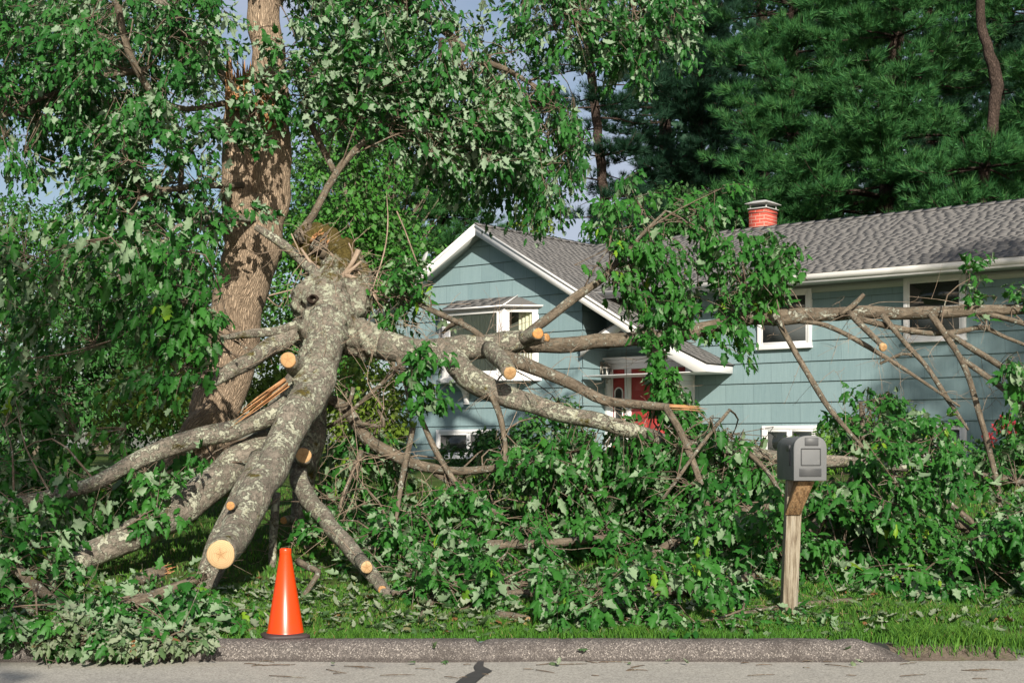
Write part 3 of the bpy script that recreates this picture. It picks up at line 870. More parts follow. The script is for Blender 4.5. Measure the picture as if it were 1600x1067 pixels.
bevel(mb.build('door_leaf', M['reddoor'], ent), .005, 1)
mb = MB(); fr_ = MB()
for c in (.35, 1.825):
    def arch(r, z1, n=12): return [(c - r, 1.75), (c + r, 1.75)] + [(c + r * math.cos(t), z1 + r * math.sin(t)) for t in np.linspace(0, math.pi, n)]
    mb = MB(); fr_ = MB()
    mb.prism([(x, y - .021, z) for x, z in arch(.085, 2.82)], (0, .004, 0))
    o_, i_ = arch(.11, 2.82), arch(.085, 2.82)
    for k in range(len(o_)):
        k2 = (k + 1) % len(o_)
        fr_.hexa([(o_[k][0], y - .032, o_[k][1]), (o_[k2][0], y - .032, o_[k2][1]), (i_[k2][0], y - .032, i_[k2][1]), (i_[k][0], y - .032, i_[k][1]),
                  (o_[k][0], y - .013, o_[k][1]), (o_[k2][0], y - .013, o_[k2][1]), (i_[k2][0], y - .013, i_[k2][1]), (i_[k][0], y - .013, i_[k][1])])
    mb.build('arched_pane', M['pane'], ent); fr_.build('arched_frame', M['white'], ent)
mb = MB(); mb.lathe([(0, 0), (.02, .0), (.02, .03), (.012, .04), (.03, .06), (.03, .085), (.0, .1)], (0, 0, 0), 14)
k = mb.build('handle', M['metal'], ent, True); k.location = (1.45, y - .01, 2.45); k.rotation_euler = (math.radians(90), 0, 0)
mb = MB(); mb.box(.0, 2.4, -.2, y, 1.38, 1.5); bevel(mb.build('doorstep', plain_mat('door step concrete', (.34, .33, .31), .9, .12, 6., bump=.3), house), .01)

# portico over the door
PU, PE, PY0, PZ, PP = 1.07, 3.07, -.2, 3.30, .47
pa = PZ + PP * (PE - PU)
mb = MB()
for s in (1,):
    mb.prism([(PU, PY0, pa), (PE, PY0, PZ), (PE, PY0, PZ - .03), (PU, PY0, pa - .03)], (0, 1.03, 0))
mb.prism([(PU, PY0, pa), (.06, PY0, pa - PP * (PU - .06)), (.06, PY0, pa - PP * (PU - .06) - .03), (PU, PY0, pa - .03)], (0, 1.03, 0))
u_ = nrm([PU - PE, 0, pa - PZ]); tabs(mb, np.array([PE, PY0 - .02, PZ]) - u_ * .02, (0, 1, 0), u_, nrm([PP, 0, 1]), 1.06, 2.2, lambda c: True)
por = mb.build('portico', M['shingle'], house)
mb = MB()
mb.prism([(PU, PY0 + .01, pa - .032), (PE - .01, PY0 + .01, PZ - .034), (PE - .01, PY0 + .01, PZ - .18), (PE - .28, PY0 + .01, PZ - .18), (PU, PY0 + .01, pa - .22)], (0, .03, 0))
mb.prism([(PU, PY0 + .01, pa - .032), (PU, PY0 + .01, pa - .22), (.07, PY0 + .01, pa - PP - .22), (.07, PY0 + .01, pa - PP - .034)], (0, .03, 0))
mb.box(PE - .03, PE - .008, PY0 + .041, .81, PZ - .178, PZ - .04)
mb.box(.1, PE - .031, PY0 + .05, .81, PZ - .178, PZ - .16)
mb.box(2.06, 2.2, -.1, .76, PZ - .30, PZ - .18)
mb.prism([(2.08, .76, PZ - .302), (2.08, -.08, PZ - .302), (2.08, -.02, PZ - .42), (2.08, .3, PZ - .55), (2.08, .6, PZ - .8), (2.08, .76, PZ - 1.2)], (.1, 0, 0))
bevel(mb.build('portico_trim', M['white'], por), .006, 1)
# wall lantern
mb = MB()
lu, lw, lz = .17, .62, 3.0
mb.lathe([(0, .0), (.025, .02), (.012, .06), (.03, .075), (.05, .09), (.085, .10)], (lu, lw, lz), 6)
mb.lathe([(.105, .315), (.11, .325), (.075, .375), (.035, .40), (.03, .43), (.012, .44), (.0, .47)], (lu, lw, lz), 6)
for k in range(6):
    a = k * math.pi / 3; mb.beam((lu + .083 * math.cos(a), lw + .083 * math.sin(a), lz + .1), (lu + .103 * math.cos(a), lw + .103 * math.sin(a), lz + .318), (1, 0, 0), (0, 1, 0), .012, .012)
mb.beam((lu, lw, lz + .45), (.02, lw, lz + .40), (0, 1, 0), (0, 0, 1), .02, .02); mb.box(.03, .05, lw - .05, lw + .05, lz + .22, lz + .46)
mb.beam((.04, lw, lz + .3), (lu - .1, lw, lz + .34), (0, 1, 0), (0, 0, 1), .015, .015)
lan = mb.build('wall_lantern', M['metal'], house)
mb = MB(); mb.lathe([(.078, .1), (.098, .315)], (lu, lw, lz), 6); mb.build('lantern_glass', M['glass'], lan)
mb = MB(); mb.lathe([(0, .12), (.02, .12), (.02, .24), (.008, .27), (0, .28)], (lu, lw, lz), 10); mb.build('candle_bulb', M['white'], lan)
# chimney
mb = MB(); mb.box(1.62, 2.04, 4.0, 4.5, 5.6, 6.88); mb.box(1.605, 2.055, 3.985, 4.515, 6.82, 6.86)
ch = mb.build('chimney', M['brick'], house)
mb = MB(); mb.box(1.59, 2.07, 3.97, 4.53, 6.905, 6.93)
for x in (1.62, 2.01):
    for yy in (4.02, 4.46): mb.box(x, x + .03, yy, yy + .03, 6.93, 7.02)
mb.prism([(1.55, 3.92, 7.02), (2.11, 3.92, 7.02), (2.11, 4.58, 7.02), (1.55, 4.58, 7.02)], (0, 0, .018))
mb.hexa([(1.56, 3.93, 7.038), (2.10, 3.93, 7.038), (2.10, 4.57, 7.038), (1.56, 4.57, 7.038), (1.68, 4.08, 7.10), (1.98, 4.08, 7.10), (1.98, 4.42, 7.10), (1.68, 4.42, 7.10)])
bevel(mb.build('chimney_cap', M['galv'], ch), .01, 2)
# small dish on the left slope
du, dz = HL(664, 404, -.6)
mb = MB(); mb.lathe([(0, .05), (.09, .035), (.17, 0), (.175, .006), (.09, .045), (0, .06)], (0, 0, 0), 20)
k = mb.build('satellite_dish', M['galv'], house, True); k.location = (du, .6, dz); k.rotation_euler = (math.radians(70), 0, math.radians(-35))
mb = MB(); mb.beam((0, 0, .05), (0, -.2, -.28), (1, 0, 0), (0, 1, 0), .025, .025); mb.build('dish_arm', M['metal'], k)

# ------------------------------------------------------------------ traffic cone
cx, cy = (446 - 800) / F * 11.62, 11.62
cone = tag(empty('traffic_cone', (cx, cy, float(ground(cx, cy)) + .012), .3), 'bright orange traffic cone with black base standing on the grass behind the kerb', 'traffic cone')
mb = MB()
mb.lathe([(.150, .035), (.149, .045), (.142, .055), (.046, .655), (.047, .662), (.047, .69), (.045, .70), (.041, .703), (.038, .70), (.036, .66), (.12, .05)], (0, 0, 0), 64)
mb.build('body', M['orange'], cone, True)
mb = MB()
kk = 8
pr = [(.17, 0), (.188, .004), (.19, .028), (.182, .036), (.155, .04), (.14, .045)]
aa = np.linspace(0, 2 * math.pi, 48, endpoint=False)
sq = 1 / np.maximum(np.abs(np.cos(aa)), np.abs(np.sin(aa)))
V = []
for r, z in pr:
    f = 1 + .16 * (np.minimum(sq, 1.25) - 1) / .25 * (r > .15)
    V += [(r * ff * math.cos(a), r * ff * math.sin(a), z) for a, ff in zip(aa, f)]
mb.add(V, q=[[i * 48 + j, i * 48 + (j + 1) % 48, (i + 1) * 48 + (j + 1) % 48, (i + 1) * 48 + j] for i in range(len(pr) - 1) for j in range(48)])
mb.build('base', M['rubber'], cone, True)

# ------------------------------------------------------------------ mailbox
my = 12.25
mxx = (1234.5 - 800) / F * my
mz = float(ground(mxx, my)) - .03
mail = tag(empty('mailbox', (mxx, my, mz)), 'grey plastic mailbox on a weathered timber post with an angled brace', 'mailbox')
zz = lambda py, Y=my: EYE + (HZ - py) / F * Y - mz
def post():
    mb = MB()
    z0, z1 = 0, zz(750)
    lean = .05
    for (a, b) in ((z0, z1),):
        l0, l1 = lean * a / z1, lean * b / z1
        mb.hexa([(-.067 + l0, 0, a), (.060 + l0, 0, a), (.060 + l0, .13, a), (-.067 + l0, .13, a), (-.067 + l1, 0, b), (.060 + l1, 0, b), (.060 + l1, .13, b), (-.067 + l1, .13, b)])
    return bevel(mb.build('post', M['timber'], mail), .007, 2)
post()
mb = MB()
zb = zz(805)
mb.hexa([(-.045, -.013, zb), (.085, -.013, zb), (.085, -.002, zb + .02), (-.045, -.002, zb + .02), (.03, -.20, zz(750) - .004), (.165, -.20, zz(750) - .004), (.165, -.002, zz(750) - .004), (.03, -.002, zz(750) - .004)])
bevel(mb.build('brace', M['brace'], mail), .006, 2)
bxc = (1265.5 - 800) / F * 12.0 - mxx; by0 = 12.0 - my
z0 = zz(750) + .002; hw, hh, L = .135, .368, .56
def arch_prof(hw, hh, n=20, sh=.6):
    pts = [(-hw, 0), (hw, 0), (hw + .002, hh - hw * .75)]
    for t in np.linspace(0, math.pi, n)[1:-1]: pts.append((math.copysign(abs(math.cos(t)) ** .8, math.cos(t)) * hw, hh - hw * .75 + math.sin(t) ** .85 * hw * .75))
    pts.append((-hw - .002, hh - hw * .75)); return pts
mb = MB()
mb.prism([(x, 0, z) for x, z in arch_prof(hw - .006, hh - .006)], (0, L, 0))
body = bevel(mb.build('box', M['mailgrey'], mail), .004, 2)
body.location = (bxc, by0 + .03, z0); body.rotation_euler = (0, 0, math.radians(3.5))
mb = MB()
mb.prism([(x, 0, z) for x, z in arch_prof(hw, hh)], (0, .045, 0))
door = bevel(mb.build('door', M['mailgrey'], mail), .01, 3)
door.location = (bxc, by0 - .012, z0 - .001); door.rotation_euler = (0, 0, math.radians(3.5))
mb = MB()
def ring(x0, x1, za, zb_, w=.006, d=.012):
    mb.box(x0, x1, -d, .002, za, za + w); mb.box(x0, x1, -d, .002, zb_ - w, zb_); mb.box(x0, x0 + w, -d, .002, za + w, zb_ - w); mb.box(x1 - w, x1, -d, .002, za + w, zb_ - w)
ring(-.077, .087, .125, .265)
bevel(mb.build('panel_rim', M['maildark'], door), .003, 2)
mb = MB(); mb.box(-.045, .067, -.007, .002, .285, .362 - .012); bevel(mb.build('inset_panel', M['maildark'], door), .003, 1)
mb = MB(); mb.box(-.090, .092, -.007, .002, .035, .10)
for k in range(9): mb.box(-.086, .088, -.010, -.0072, .039 + k * .0065, .0425 + k * .0065)
bevel(mb.build('inset_panel', M['maildark'], door), .003, 1)
mb = MB(); mb.box(-.006, .004, .1, .13, .12, .24); mb.box(-.007, .003, .1, .22, .24, .29)
k = bevel(mb.build('flag', M['maildark'], body), .003, 1); k.location = (-hw + .003, 0, 0)

# ------------------------------------------------------------------ the fallen maple
def px_path(spec):
    p = np.array([P(a, b, c) for a, b, c, r in spec]); r = np.array([r / F * c for a, b, c, r in spec])
    return p, r
def cut_disc(name, c, n_, r, parent, tone=0., sides=30, squash=1.):
    n_ = nrm(n_); ref = UP if abs(n_[2]) < .9 else np.array([1., 0, 0])
    a = nrm(np.cross(n_, ref)); b = np.cross(n_, a)
    th = np.linspace(0, 2 * math.pi, sides, endpoint=False)
    rr = r * (1 + .035 * np.sin(2 * th + rng.random() * 6) + .025 * np.sin(3 * th + rng.random() * 6) + rng.normal(0, .006, sides))
    V, C = [c + n_ * .006], [(0, 0, 0)]
    for f, off in ((.45, .0055), (.93, .005), (1.0, -.002), (1.0, -.03)):
        V += list(c + n_ * off + (rr * f)[:, None] * (np.cos(th)[:, None] * a + np.sin(th)[:, None] * b * squash))
        C += [(math.cos(t) * q * f, math.sin(t) * q * f, 0) for t, q in zip(th, rr)]
    t = [[0, 1 + i, 1 + (i + 1) % sides] for i in range(sides)]
    q = [[1 + k * sides + i, 1 + (k + 1) * sides + i, 1 + (k + 1) * sides + (i + 1) % sides, 1 + k * sides + (i + 1) % sides] for k in range(3) for i in range(sides)]
    return mk(name, V, [q, t], M['cut'], parent, {'cut': C, 'rnd': np.full(len(V), tone)})

fall = tag(empty('fallen_maple', P(500, 700, 16)), 'lichen covered maple broken off its trunk, limbs fanned out over the lawn to the kerb', 'fallen tree')
HUB = []                                   # points on the fallen tree's limbs that shoots can grow from
def limb(spec, mat='bark_l', sides=16, lump=.08, wob=.012, parent=None, name='limb', hub=True, step=.1, cap=True):
    T = TB(); p, r = px_path(spec)
    pp, rr, tg = T.add(p, r, sides, step, lump, wob, cap)
    o = T.build(name, M[mat], parent or fall)
    if hub: HUB.append(pp)
    return o, pp, rr, tg

# trunk: the forked mass, several swellings merged into one skin
tr = TB()
for spec in (
    [(478, 362, 17.7, 16), (490, 376, 17.6, 27), (510, 394, 17.5, 36), (530, 414, 17.35, 38), (545, 436, 17.2, 36), (548, 455, 17.0, 30)],
    [(470, 372, 17.7, 10), (480, 395, 17.6, 22), (500, 412, 17.4, 26)],
    [(556, 425, 17.2, 14), (562, 448, 17.0, 22), (556, 468, 16.75, 30), (530, 490, 16.5, 36)],
    [(470, 440, 16.9, 7), (480, 452, 16.7, 14), (500, 465, 16.6, 24)],
    [(528, 428, 16.95, 12), (525, 445, 16.8, 22), (520, 470, 16.6, 30)],
    [(505, 440, 16.9, 26), (510, 462, 16.6, 42), (510, 490, 16.35, 42), (507, 530, 15.95, 32)],
    [(458, 470, 16.6, 10), (474, 462, 16.45, 20), (490, 464, 16.35, 26), (505, 475, 16.4, 30)],
    [(455, 490, 16.5, 12), (472, 486, 16.5, 22), (492, 500, 16.5, 32), (500, 540, 16.5, 32), (488, 580, 16.3, 28)],
    [(505, 505, 16.45, 34), (540, 520, 16.4, 29), (575, 532, 16.3, 25), (615, 543, 16.2, 22)],
    [(509, 515, 16.15, 34), (500, 560, 15.65, 30), (482, 610, 15.15, 27)]):
    p, r = px_path(spec); tr.add(p, r, 20, .08, .10, 0)
    HUB.append(p)
trunk = tr.build('trunk', M['bark_l'], fall)
m = trunk.modifiers.new('skin', 'REMESH'); m.mode = 'VOXEL'; m.voxel_size = .028; m.use_smooth_shade = True
m = trunk.modifiers.new('soft', 'SMOOTH'); m.factor = .6; m.iterations = 7
tex = bpy.data.textures.new('trunk lumps', 'CLOUDS'); tex.noise_scale = .2; tex.noise_depth = 3
m = trunk.modifiers.new('lumps', 'DISPLACE'); m.texture = tex; m.strength = .15; m.mid_level = .5; m.texture_coords = 'LOCAL'
tex2 = bpy.data.textures.new('bark lumps', 'CLOUDS'); tex2.noise_scale = .04; tex2.noise_depth = 2
tex3 = bpy.data.textures.new('burls', 'VORONOI'); tex3.noise_scale = .13
m = trunk.modifiers.new('burl', 'DISPLACE'); m.texture = tex3; m.strength = -.06; m.mid_level = .4; m.texture_coords = 'LOCAL'
m = trunk.modifiers.new('rough', 'DISPLACE'); m.texture = tex2; m.strength = .035; m.mid_level = .5; m.texture_coords = 'LOCAL'
def trunk_mat():
    t = NT('lichen and moss trunk bark'); v = t.obj()
    n1 = t.noise(v, 22., 6, .7); a = t.noise(v, 8., 6, .7); b = t.noise(v, 30., 4, .7)
    c = t.mix(t.rng(n1, .32, .68), (.10, .085, .066), (.27, .235, .185))
    lm = t.rng(t.math('ADD', a, t.math('MULTIPLY', b, .75)), .84, .94)
    c = t.mix(lm, c, t.mix(t.noise(v, 55., 3), (.40, .41, .31), (.25, .26, .19)))
    c = t.mix(t.rng(t.noise(v, 24., 5, .75), .54, .64, 0, .8), c, (.05, .04, .03))
    nz = t.n('SeparateXYZ', {0: t.n('NewGeometry').outputs['Normal']}).outputs[2]
    hz = t.n('SeparateXYZ', {0: v}).outputs[2]
    mo = t.math('ADD', t.noise(v, 5., 5, .7), t.rng(hz, 1.75, 2.5, -.05, .30))
    mm = t.rng(t.math('ADD', mo, t.math('MULTIPLY', t.noise(v, 45., 4, .75), .4)), .74, .86)
    c = t.mix(mm, c, t.mix(t.noise(v, 60., 4, .7), (.125, .10, .028), (.05, .036, .014)))
    t.bsdf(c, .95, t.bump(t.math('ADD', n1, t.math('MULTIPLY', lm, .5)), .8, .025), .12)
    return t.m
trunk.data.materials[0] = trunk_mat()
# torn wood at the broken end, a knot hole, hanging roots of wood
def splinters(name, c, n_, r, k, L, parent, mat='torn'):
    """ragged broken wood: long wedge shaped slivers standing out of a break"""
    n_ = nrm(n_); ref = UP if abs(n_[2]) < .9 else np.array([1., 0, 0])
    a = nrm(np.cross(n_, ref)); b = np.cross(n_, a); mb, bk = MB(), []
    for i in range(k):
        ph, q = rng.random() * 6.28, r * math.sqrt(rng.random())
        s = c + (a * math.cos(ph) + b * math.sin(ph)) * q - n_ * .06
        e = s + n_ * (L * (.25 + .9 * rng.random()) + .06) + (a * rng.normal() + b * rng.normal()) * r * .14
        w = r * (.08 + .22 * rng.random()); al = rng.random() * 6.28
        A, B = a * math.cos(al) + b * math.sin(al), b * math.cos(al) - a * math.sin(al)
        th = w * (.2 + .3 * rng.random()); sk = n_ * rng.normal() * w * .5
        mid = s + (e - s) * (.55 + .25 * rng.random())
        for (p0, p1, f0, f1) in ((s, mid, 1., .8 + .3 * rng.random()), (mid, e, .8, .08)):
            mb.hexa([p0 - A * w * f0 - B * th, p0 + A * w * f0 - B * th, p0 + A * w * f0 + B * th, p0 - A * w * f0 + B * th,
                     p1 - A * w * f1 - B * th * f1 + sk, p1 + A * w * f1 - B * th * f1 - sk, p1 + A * w * f1 + B * th * f1 - sk, p1 - A * w * f1 + B * th * f1 + sk])
        bk += [(rng.random() + j % 2 * .02, rng.random(), (j // 4) * L * .5) for j in range(16)]
    V = np.vstack(mb.v); loc = V - c
    return mk(name, V, [np.vstack(mb.q)], M[mat], parent, {'bark': np.stack([loc @ a, loc @ b, loc @ n_], 1)})
splinters('torn_end', P(497, 378, 17.3), np.array([.55, -.45, .6]), .15, 20, .16, trunk)
splinters('torn_end', P(505, 388, 17.25), np.array([.5, -.4, .7]), .17, 26, .16, trunk, 'bark_d')
splinters('torn_end', P(478, 370, 17.5), np.array([-.3, -.1, .8]), .12, 22, .14, trunk, 'bark_d')
splinters('torn_end', P(468, 505, 16.3), np.array([-.6, -.3, -.2]), .08, 10, .12, trunk, 'bark_d')
T = TB(); p, r = px_path([(488, 467, 15.96, 7), (488, 467, 16.1, 7)])
mbh = MB(); c0 = P(488, 467, 16.06)
hole = mk('knot_hole', [c0 + np.array([math.cos(t) * q * .058 * (1 + .15 * math.sin(2 * t + 1)), dy + .008 * math.sin(3 * t), math.sin(t) * q * .055]) for q, dy in ((1.05, .05), (.78 , -.012), (.62, .0), (.45, .05)) for t in np.linspace(0, 6.28, 24, endpoint=False)] + [c0 + np.array([0, .06, 0])],
          [[[k * 24 + i, k * 24 + (i + 1) % 24, (k + 1) * 24 + (i + 1) % 24, (k + 1) * 24 + i] for k in range(3) for i in range(24)], [[72 + i, 72 + (i + 1) % 24, 96] for i in range(24)]],
          plain_mat('hollow rotten wood', (.022, .013, .008), .95, .4, 30.), trunk, None, True)

# big limbs: (photo x, photo y, distance, radius in photo pixels)
lA, pA, rA, tA = limb([(510, 500, 16.2, 33), (505, 560, 15.7, 30), (483, 615, 15.1, 28), (457, 665, 14.6, 27.5), (430, 715, 14.15, 27), (398, 780, 13.5, 26), (367, 832, 13.05, 25), (351, 857, 12.7, 24.5), (345, 866, 12.5, 24)], lump=.07, wob=.02, sides=26)
cut_disc('cut_end', pA[-1], tA[-1], rA[-1] * .95, lA)
lB, pB, rB, tB = limb([(486, 570, 16.4, 26), (456, 630, 15.9, 28), (412, 690, 15.2, 28), (350, 745, 14.7, 26), (300, 780, 14.4, 25), (240, 818, 14.1, 24.5), (185, 850, 13.85, 23), (140, 870, 13.7, 21), (108, 883, 13.6, 16)], lump=.09, wob=.03, sides=24)
splinters('torn_end', P(112, 883, 13.6), np.array([-.9, -.3, -.15]), .10, 16, .16, lB, 'bark_l')
lC, pC, rC, tC = limb([(448, 632, 15.0, 17), (425, 648, 14.9, 16), (380, 665, 14.8, 16), (320, 682, 14.65, 15.5), (260, 700, 14.5, 15), (205, 726, 14.3, 13.5), (150, 752, 14.15, 12), (80, 775, 14.0, 11), (0, 793, 13.8, 10), (-90, 812, 13.6, 9)], wob=.03)
splinters('torn_strip', P(440, 602, 14.85), P(352, 664, 14.6) - P(445, 595, 14.85), .055, 14, .62, lC)
lD, pD, _, _ = limb([(470, 508, 16.3, 12), (445, 530, 16.1, 15), (405, 555, 15.8, 14), (360, 580, 15.55, 13), (320, 602, 15.35, 9)], wob=.02)
splinters('torn_end', P(322, 601, 15.35), np.array([-.8, -.2, -.3]), .045, 10, .14, lD, 'bark_l')
limb([(468, 505, 16.2, 6), (430, 518, 16.0, 7), (395, 521, 15.85, 7), (345, 528, 15.6, 4)], wob=.02)
lE, pE, _, _ = limb([(600, 540, 16.25, 23), (640, 547, 16.15, 21), (690, 548, 16.05, 20), (740, 543, 16, 19), (790, 537, 15.95, 19), (820, 529, 15.92, 15)], wob=.02)
sc1, q_, w_, t_ = limb([(815, 530, 15.9, 12), (832, 524, 15.75, 10), (841, 521, 15.6, 9)], wob=0, hub=False)
cut_disc('cut_end', q_[-1], t_[-1], w_[-1] * .95, sc1, .95)
lE1, q_, w_, t_ = limb([(812, 536, 15.95, 9), (835, 532, 15.85, 8), (855, 527, 15.75, 7)], wob=0)
cut_disc('cut_end', q_[-1], t_[-1], w_[-1] * .95, lE1, .8)
lE2, pE2, _, _ = limb([(780, 540, 16.05, 14), (835, 540, 16.2, 12), (890, 537, 16.3, 12), (945, 533, 16.4, 11), (1000, 530, 16.5, 11), (1060, 522, 16.5, 12), (1120, 510, 16.5, 12), (1170, 498, 16.5, 13), (1215, 494, 16.4, 13), (1290, 491, 16.35, 11), (1370, 489, 16.3, 10.5), (1460, 488, 16.2, 9.5), (1550, 485, 16, 8.5), (1640, 481, 15.9, 7.5), (1760, 470, 15.7, 5)], 'bark_d', wob=.03)
limb([(820, 525, 15.95, 8), (850, 502, 16, 8), (885, 475, 16.05, 7.5), (920, 450, 16.15, 6.5), (945, 432, 16.3, 6), (970, 405, 16.5, 4), (1000, 370, 16.7, 3), (1040, 330, 16.9, 2)], 'bark_d', 10)
lS, q_, w_, t_ = limb([(765, 545, 15.9, 15), (780, 560, 15.6, 14), (790, 572, 15.35, 12), (797, 583, 15.15, 11)], wob=0)
cut_disc('cut_end', q_[-1], t_[-1], w_[-1] * .95, lS, .3)
lF, pF, _, _ = limb([(700, 548, 16.05, 17), (715, 568, 15.9, 20), (740, 597, 15.75, 19), (785, 618, 15.6, 17), (850, 636, 15.4, 15), (920, 655, 15.3, 13.5), (985, 673, 15.2, 12), (1060, 692, 15.7, 9), (1130, 702, 15.5, 8.5), (1210, 712, 15.0, 10), (1275, 719, 14.85, 11), (1330, 722, 14.8, 8), (1420, 732, 14.7, 5)], wob=.025)
lM, pM, _, _ = limb([(780, 553, 15.75, 10), (815, 568, 15.6, 11), (855, 582, 15.45, 10), (900, 604, 15.3, 9), (945, 626, 15.2, 8), (1000, 632, 15.1, 7), (1045, 636, 15.1, 6)], 'bark_d', 12)
splinters('torn_end', P(1046, 636, 15.1), np.array([.97, -.1, -.06]), .03, 7, .36, lM)
pts = [(1040, 637, 15.1, 6), (1058, 665, 15, 6), (1072, 695, 14.9, 6), (1090, 740, 14.8, 5), (1103, 785, 14.7, 5), (1108, 820, 14.6, 4), (1096, 860, 14.5, 3)]
limb(pts, 'bark_d', 8)
lH, pH, _, _ = limb([(410, 720, 14.6, 22), (375, 790, 14.0, 24), (350, 845, 13.7, 22), (325, 900, 13.5, 19), (312, 942, 13.35, 16)], wob=.02)
splinters('torn_end', P(312, 905, 13.4), np.array([-.4, -.5, -.1]), .08, 10, .2, lH)
lG, pG, _, _ = limb([(498, 570, 16.5, 28), (492, 640, 16.4, 22), (484, 700, 16.3, 19), (474, 750, 16.2, 17), (468, 830, 16, 15)], wob=.02)
lK, q_, w_, t_ = limb([(478, 730, 15.6, 12), (475, 718, 15.3, 13), (474, 711, 15.05, 13)], wob=0)
cut_disc('cut_end', q_[-1], t_[-1], w_[-1] * .95, lK, .35)
lL, pL, _, _ = limb([(470, 715, 15.6, 13), (468, 745, 15.2, 14), (480, 778, 14.8, 14), (508, 812, 14.3, 14), (540, 848, 13.8, 13.5), (562, 875, 13.5, 12), (590, 910, 13.1, 10.5), (622, 948, 12.75, 7)], wob=.02)
lL2, q_, w_, t_ = limb([(562, 872, 13.5, 10), (568, 880, 13.3, 10), (573, 886, 13.12, 10)], wob=0)
cut_disc('cut_end', q_[-1], t_[-1], w_[-1] * .95, lL2)
cut_disc('cut_scar', P(597, 921, 12.93), np.array([-.1, -.97, .1]), 6.5 / F * 12.9, lL, .6)
lN, q_, w_, t_ = limb([(478, 590, 15.6, 16), (462, 574, 15.3, 14), (450, 562, 15.0, 13)], wob=0)
cut_disc('cut_end', q_[-1], t_[-1], w_[-1] * .95, lN, .45)
sc1, q_, w_, t_ = limb([(372, 787, 13.4, 9), (364, 789, 13.15, 8), (360, 790, 13.0, 7)], wob=0, hub=False)
cut_disc('cut_end', q_[-1], t_[-1], w_[-1] * .95, sc1, .9)
sc1, q_, w_, t_ = limb([(462, 812, 15.9, 8), (450, 812, 15.6, 7), (443, 813, 15.45, 6)], wob=0, hub=False)
cut_disc('cut_end', q_[-1], t_[-1], w_[-1] * .95, sc1, .8)
limb([(432, 770, 14.9, 7), (428, 820, 14.8, 7), (426, 880, 14.6, 6), (424, 930, 14.4, 5)], 'bark_l', 9)
limb([(400, 355, 17, 5), (425, 370, 16.95, 7), (455, 392, 16.9, 8), (480, 415, 16.8, 9), (505, 440, 16.5, 10)], 'bark_l', 10)
lMM, _, _, _ = limb([(488, 622, 16.5, 8), (520, 626, 16.5, 9), (545, 645, 16.4, 10), (580, 690, 16.1, 10), (640, 722, 15.9, 9), (700, 735, 15.7, 7), (755, 733, 15.6, 6), (800, 728, 15.5, 5), (855, 718, 15.4, 3)], 'bark_d', 12)
thin = [
    [(640, 470, 16.6, 4), (690, 492, 16.3, 6), (735, 513, 16, 6), (762, 535, 15.9, 7), (775, 548, 15.85, 7)],
    [(692, 520, 16.4, 3), (706, 508, 16.2, 5), (722, 500, 16.1, 5)],
    [(680, 738, 15.8, 7), (712, 758, 15.7, 8), (745, 782, 15.5, 7), (785, 806, 15.3, 5)],
    [(655, 645, 15.9, 5), (672, 685, 15.8, 6), (690, 722, 15.7, 6), (720, 765, 15.5, 5)],
    [(764, 612, 15.5, 6), (778, 640, 15.5, 6), (786, 675, 15.5, 5), (790, 705, 15.5, 5), (786, 735, 15.4, 4)],
    [(622, 560, 16.1, 6), (633, 590, 16, 6), (638, 625, 15.9, 4), (640, 645, 15.9, 2)],
    [(512, 668, 16.2, 3), (545, 645, 16, 4), (590, 605, 15.9, 4), (625, 573, 15.8, 4)],
    [(565, 705, 15.9, 6), (548, 745, 15.7, 5), (530, 795, 15.4, 4)],
    [(645, 670, 15.8, 6), (632, 730, 15.6, 6), (622, 790, 15.4, 4), (615, 835, 15.2, 3)],
    [(525, 635, 16.2, 4), (545, 630, 16.2, 5), (552, 605, 16.2, 4)],
    [(555, 660, 16.1, 3), (600, 665, 16.0, 4), (590, 640, 16, 3)],
    [(1215, 500, 16.3, 6), (1245, 555, 16.1, 6), (1275, 605, 15.9, 6), (1305, 650, 15.7, 5), (1350, 700, 15.5, 3)],
    [(1325, 487, 16.2, 6), (1350, 512, 16.0, 6), (1380, 541, 15.8, 6)],
    [(1312, 492, 16.2, 5), (1332, 478, 16.2, 5), (1350, 460, 16.2, 4)],
    [(1250, 503, 16.3, 4), (1290, 508, 16.2, 5), (1345, 535, 16.1, 5), (1390, 562, 16, 4), (1440, 595, 15.9, 3), (1500, 635, 15.8, 2)],
    [(1378, 492, 16.2, 6), (1405, 525, 16.1, 5), (1445, 570, 16, 5), (1480, 622, 15.9, 5), (1513, 672, 15.8, 2)],
    [(1453, 490, 16.1, 7), (1478, 525, 16, 6), (1502, 562, 15.9, 6), (1520, 610, 15.8, 6), (1542, 690, 15.6, 6), (1558, 755, 15.4, 5), (1563, 795, 15.3, 4)],
    [(1502, 560, 15.9, 5), (1545, 590, 15.8, 6), (1585, 622, 15.7, 5), (1640, 660, 15.6, 4)],
    [(1340, 498, 16.25, 6), (1400, 512, 16.2, 6), (1450, 521, 16.15, 5), (1500, 518, 16.1, 5), (1535, 512, 16.1, 5), (1570, 526, 16.1, 4), (1640, 555, 16, 3)],
    [(1480, 520, 16, 5), (1520, 545, 15.9, 6), (1560, 570, 15.8, 6), (1600, 595, 15.7, 4)],
    [(1540, 490, 16, 5), (1580, 500, 15.9, 5), (1640, 520, 15.8, 4)],
    [(1375, 568, 16, 2.5), (1410, 553, 16, 3), (1425, 556, 16, 2.5)],
    [(1020, 530, 16.4, 6), (1030, 575, 16.2, 6), (1040, 610, 16, 5), (1045, 640, 15.8, 4)],
    [(1170, 708, 14.95, 6), (1200, 738, 14.7, 5), (1222, 775, 14.4, 4)],
    [(1140, 640, 15.1, 3), (1100, 690, 14.9, 4), (1035, 780, 14.6, 3)],
]
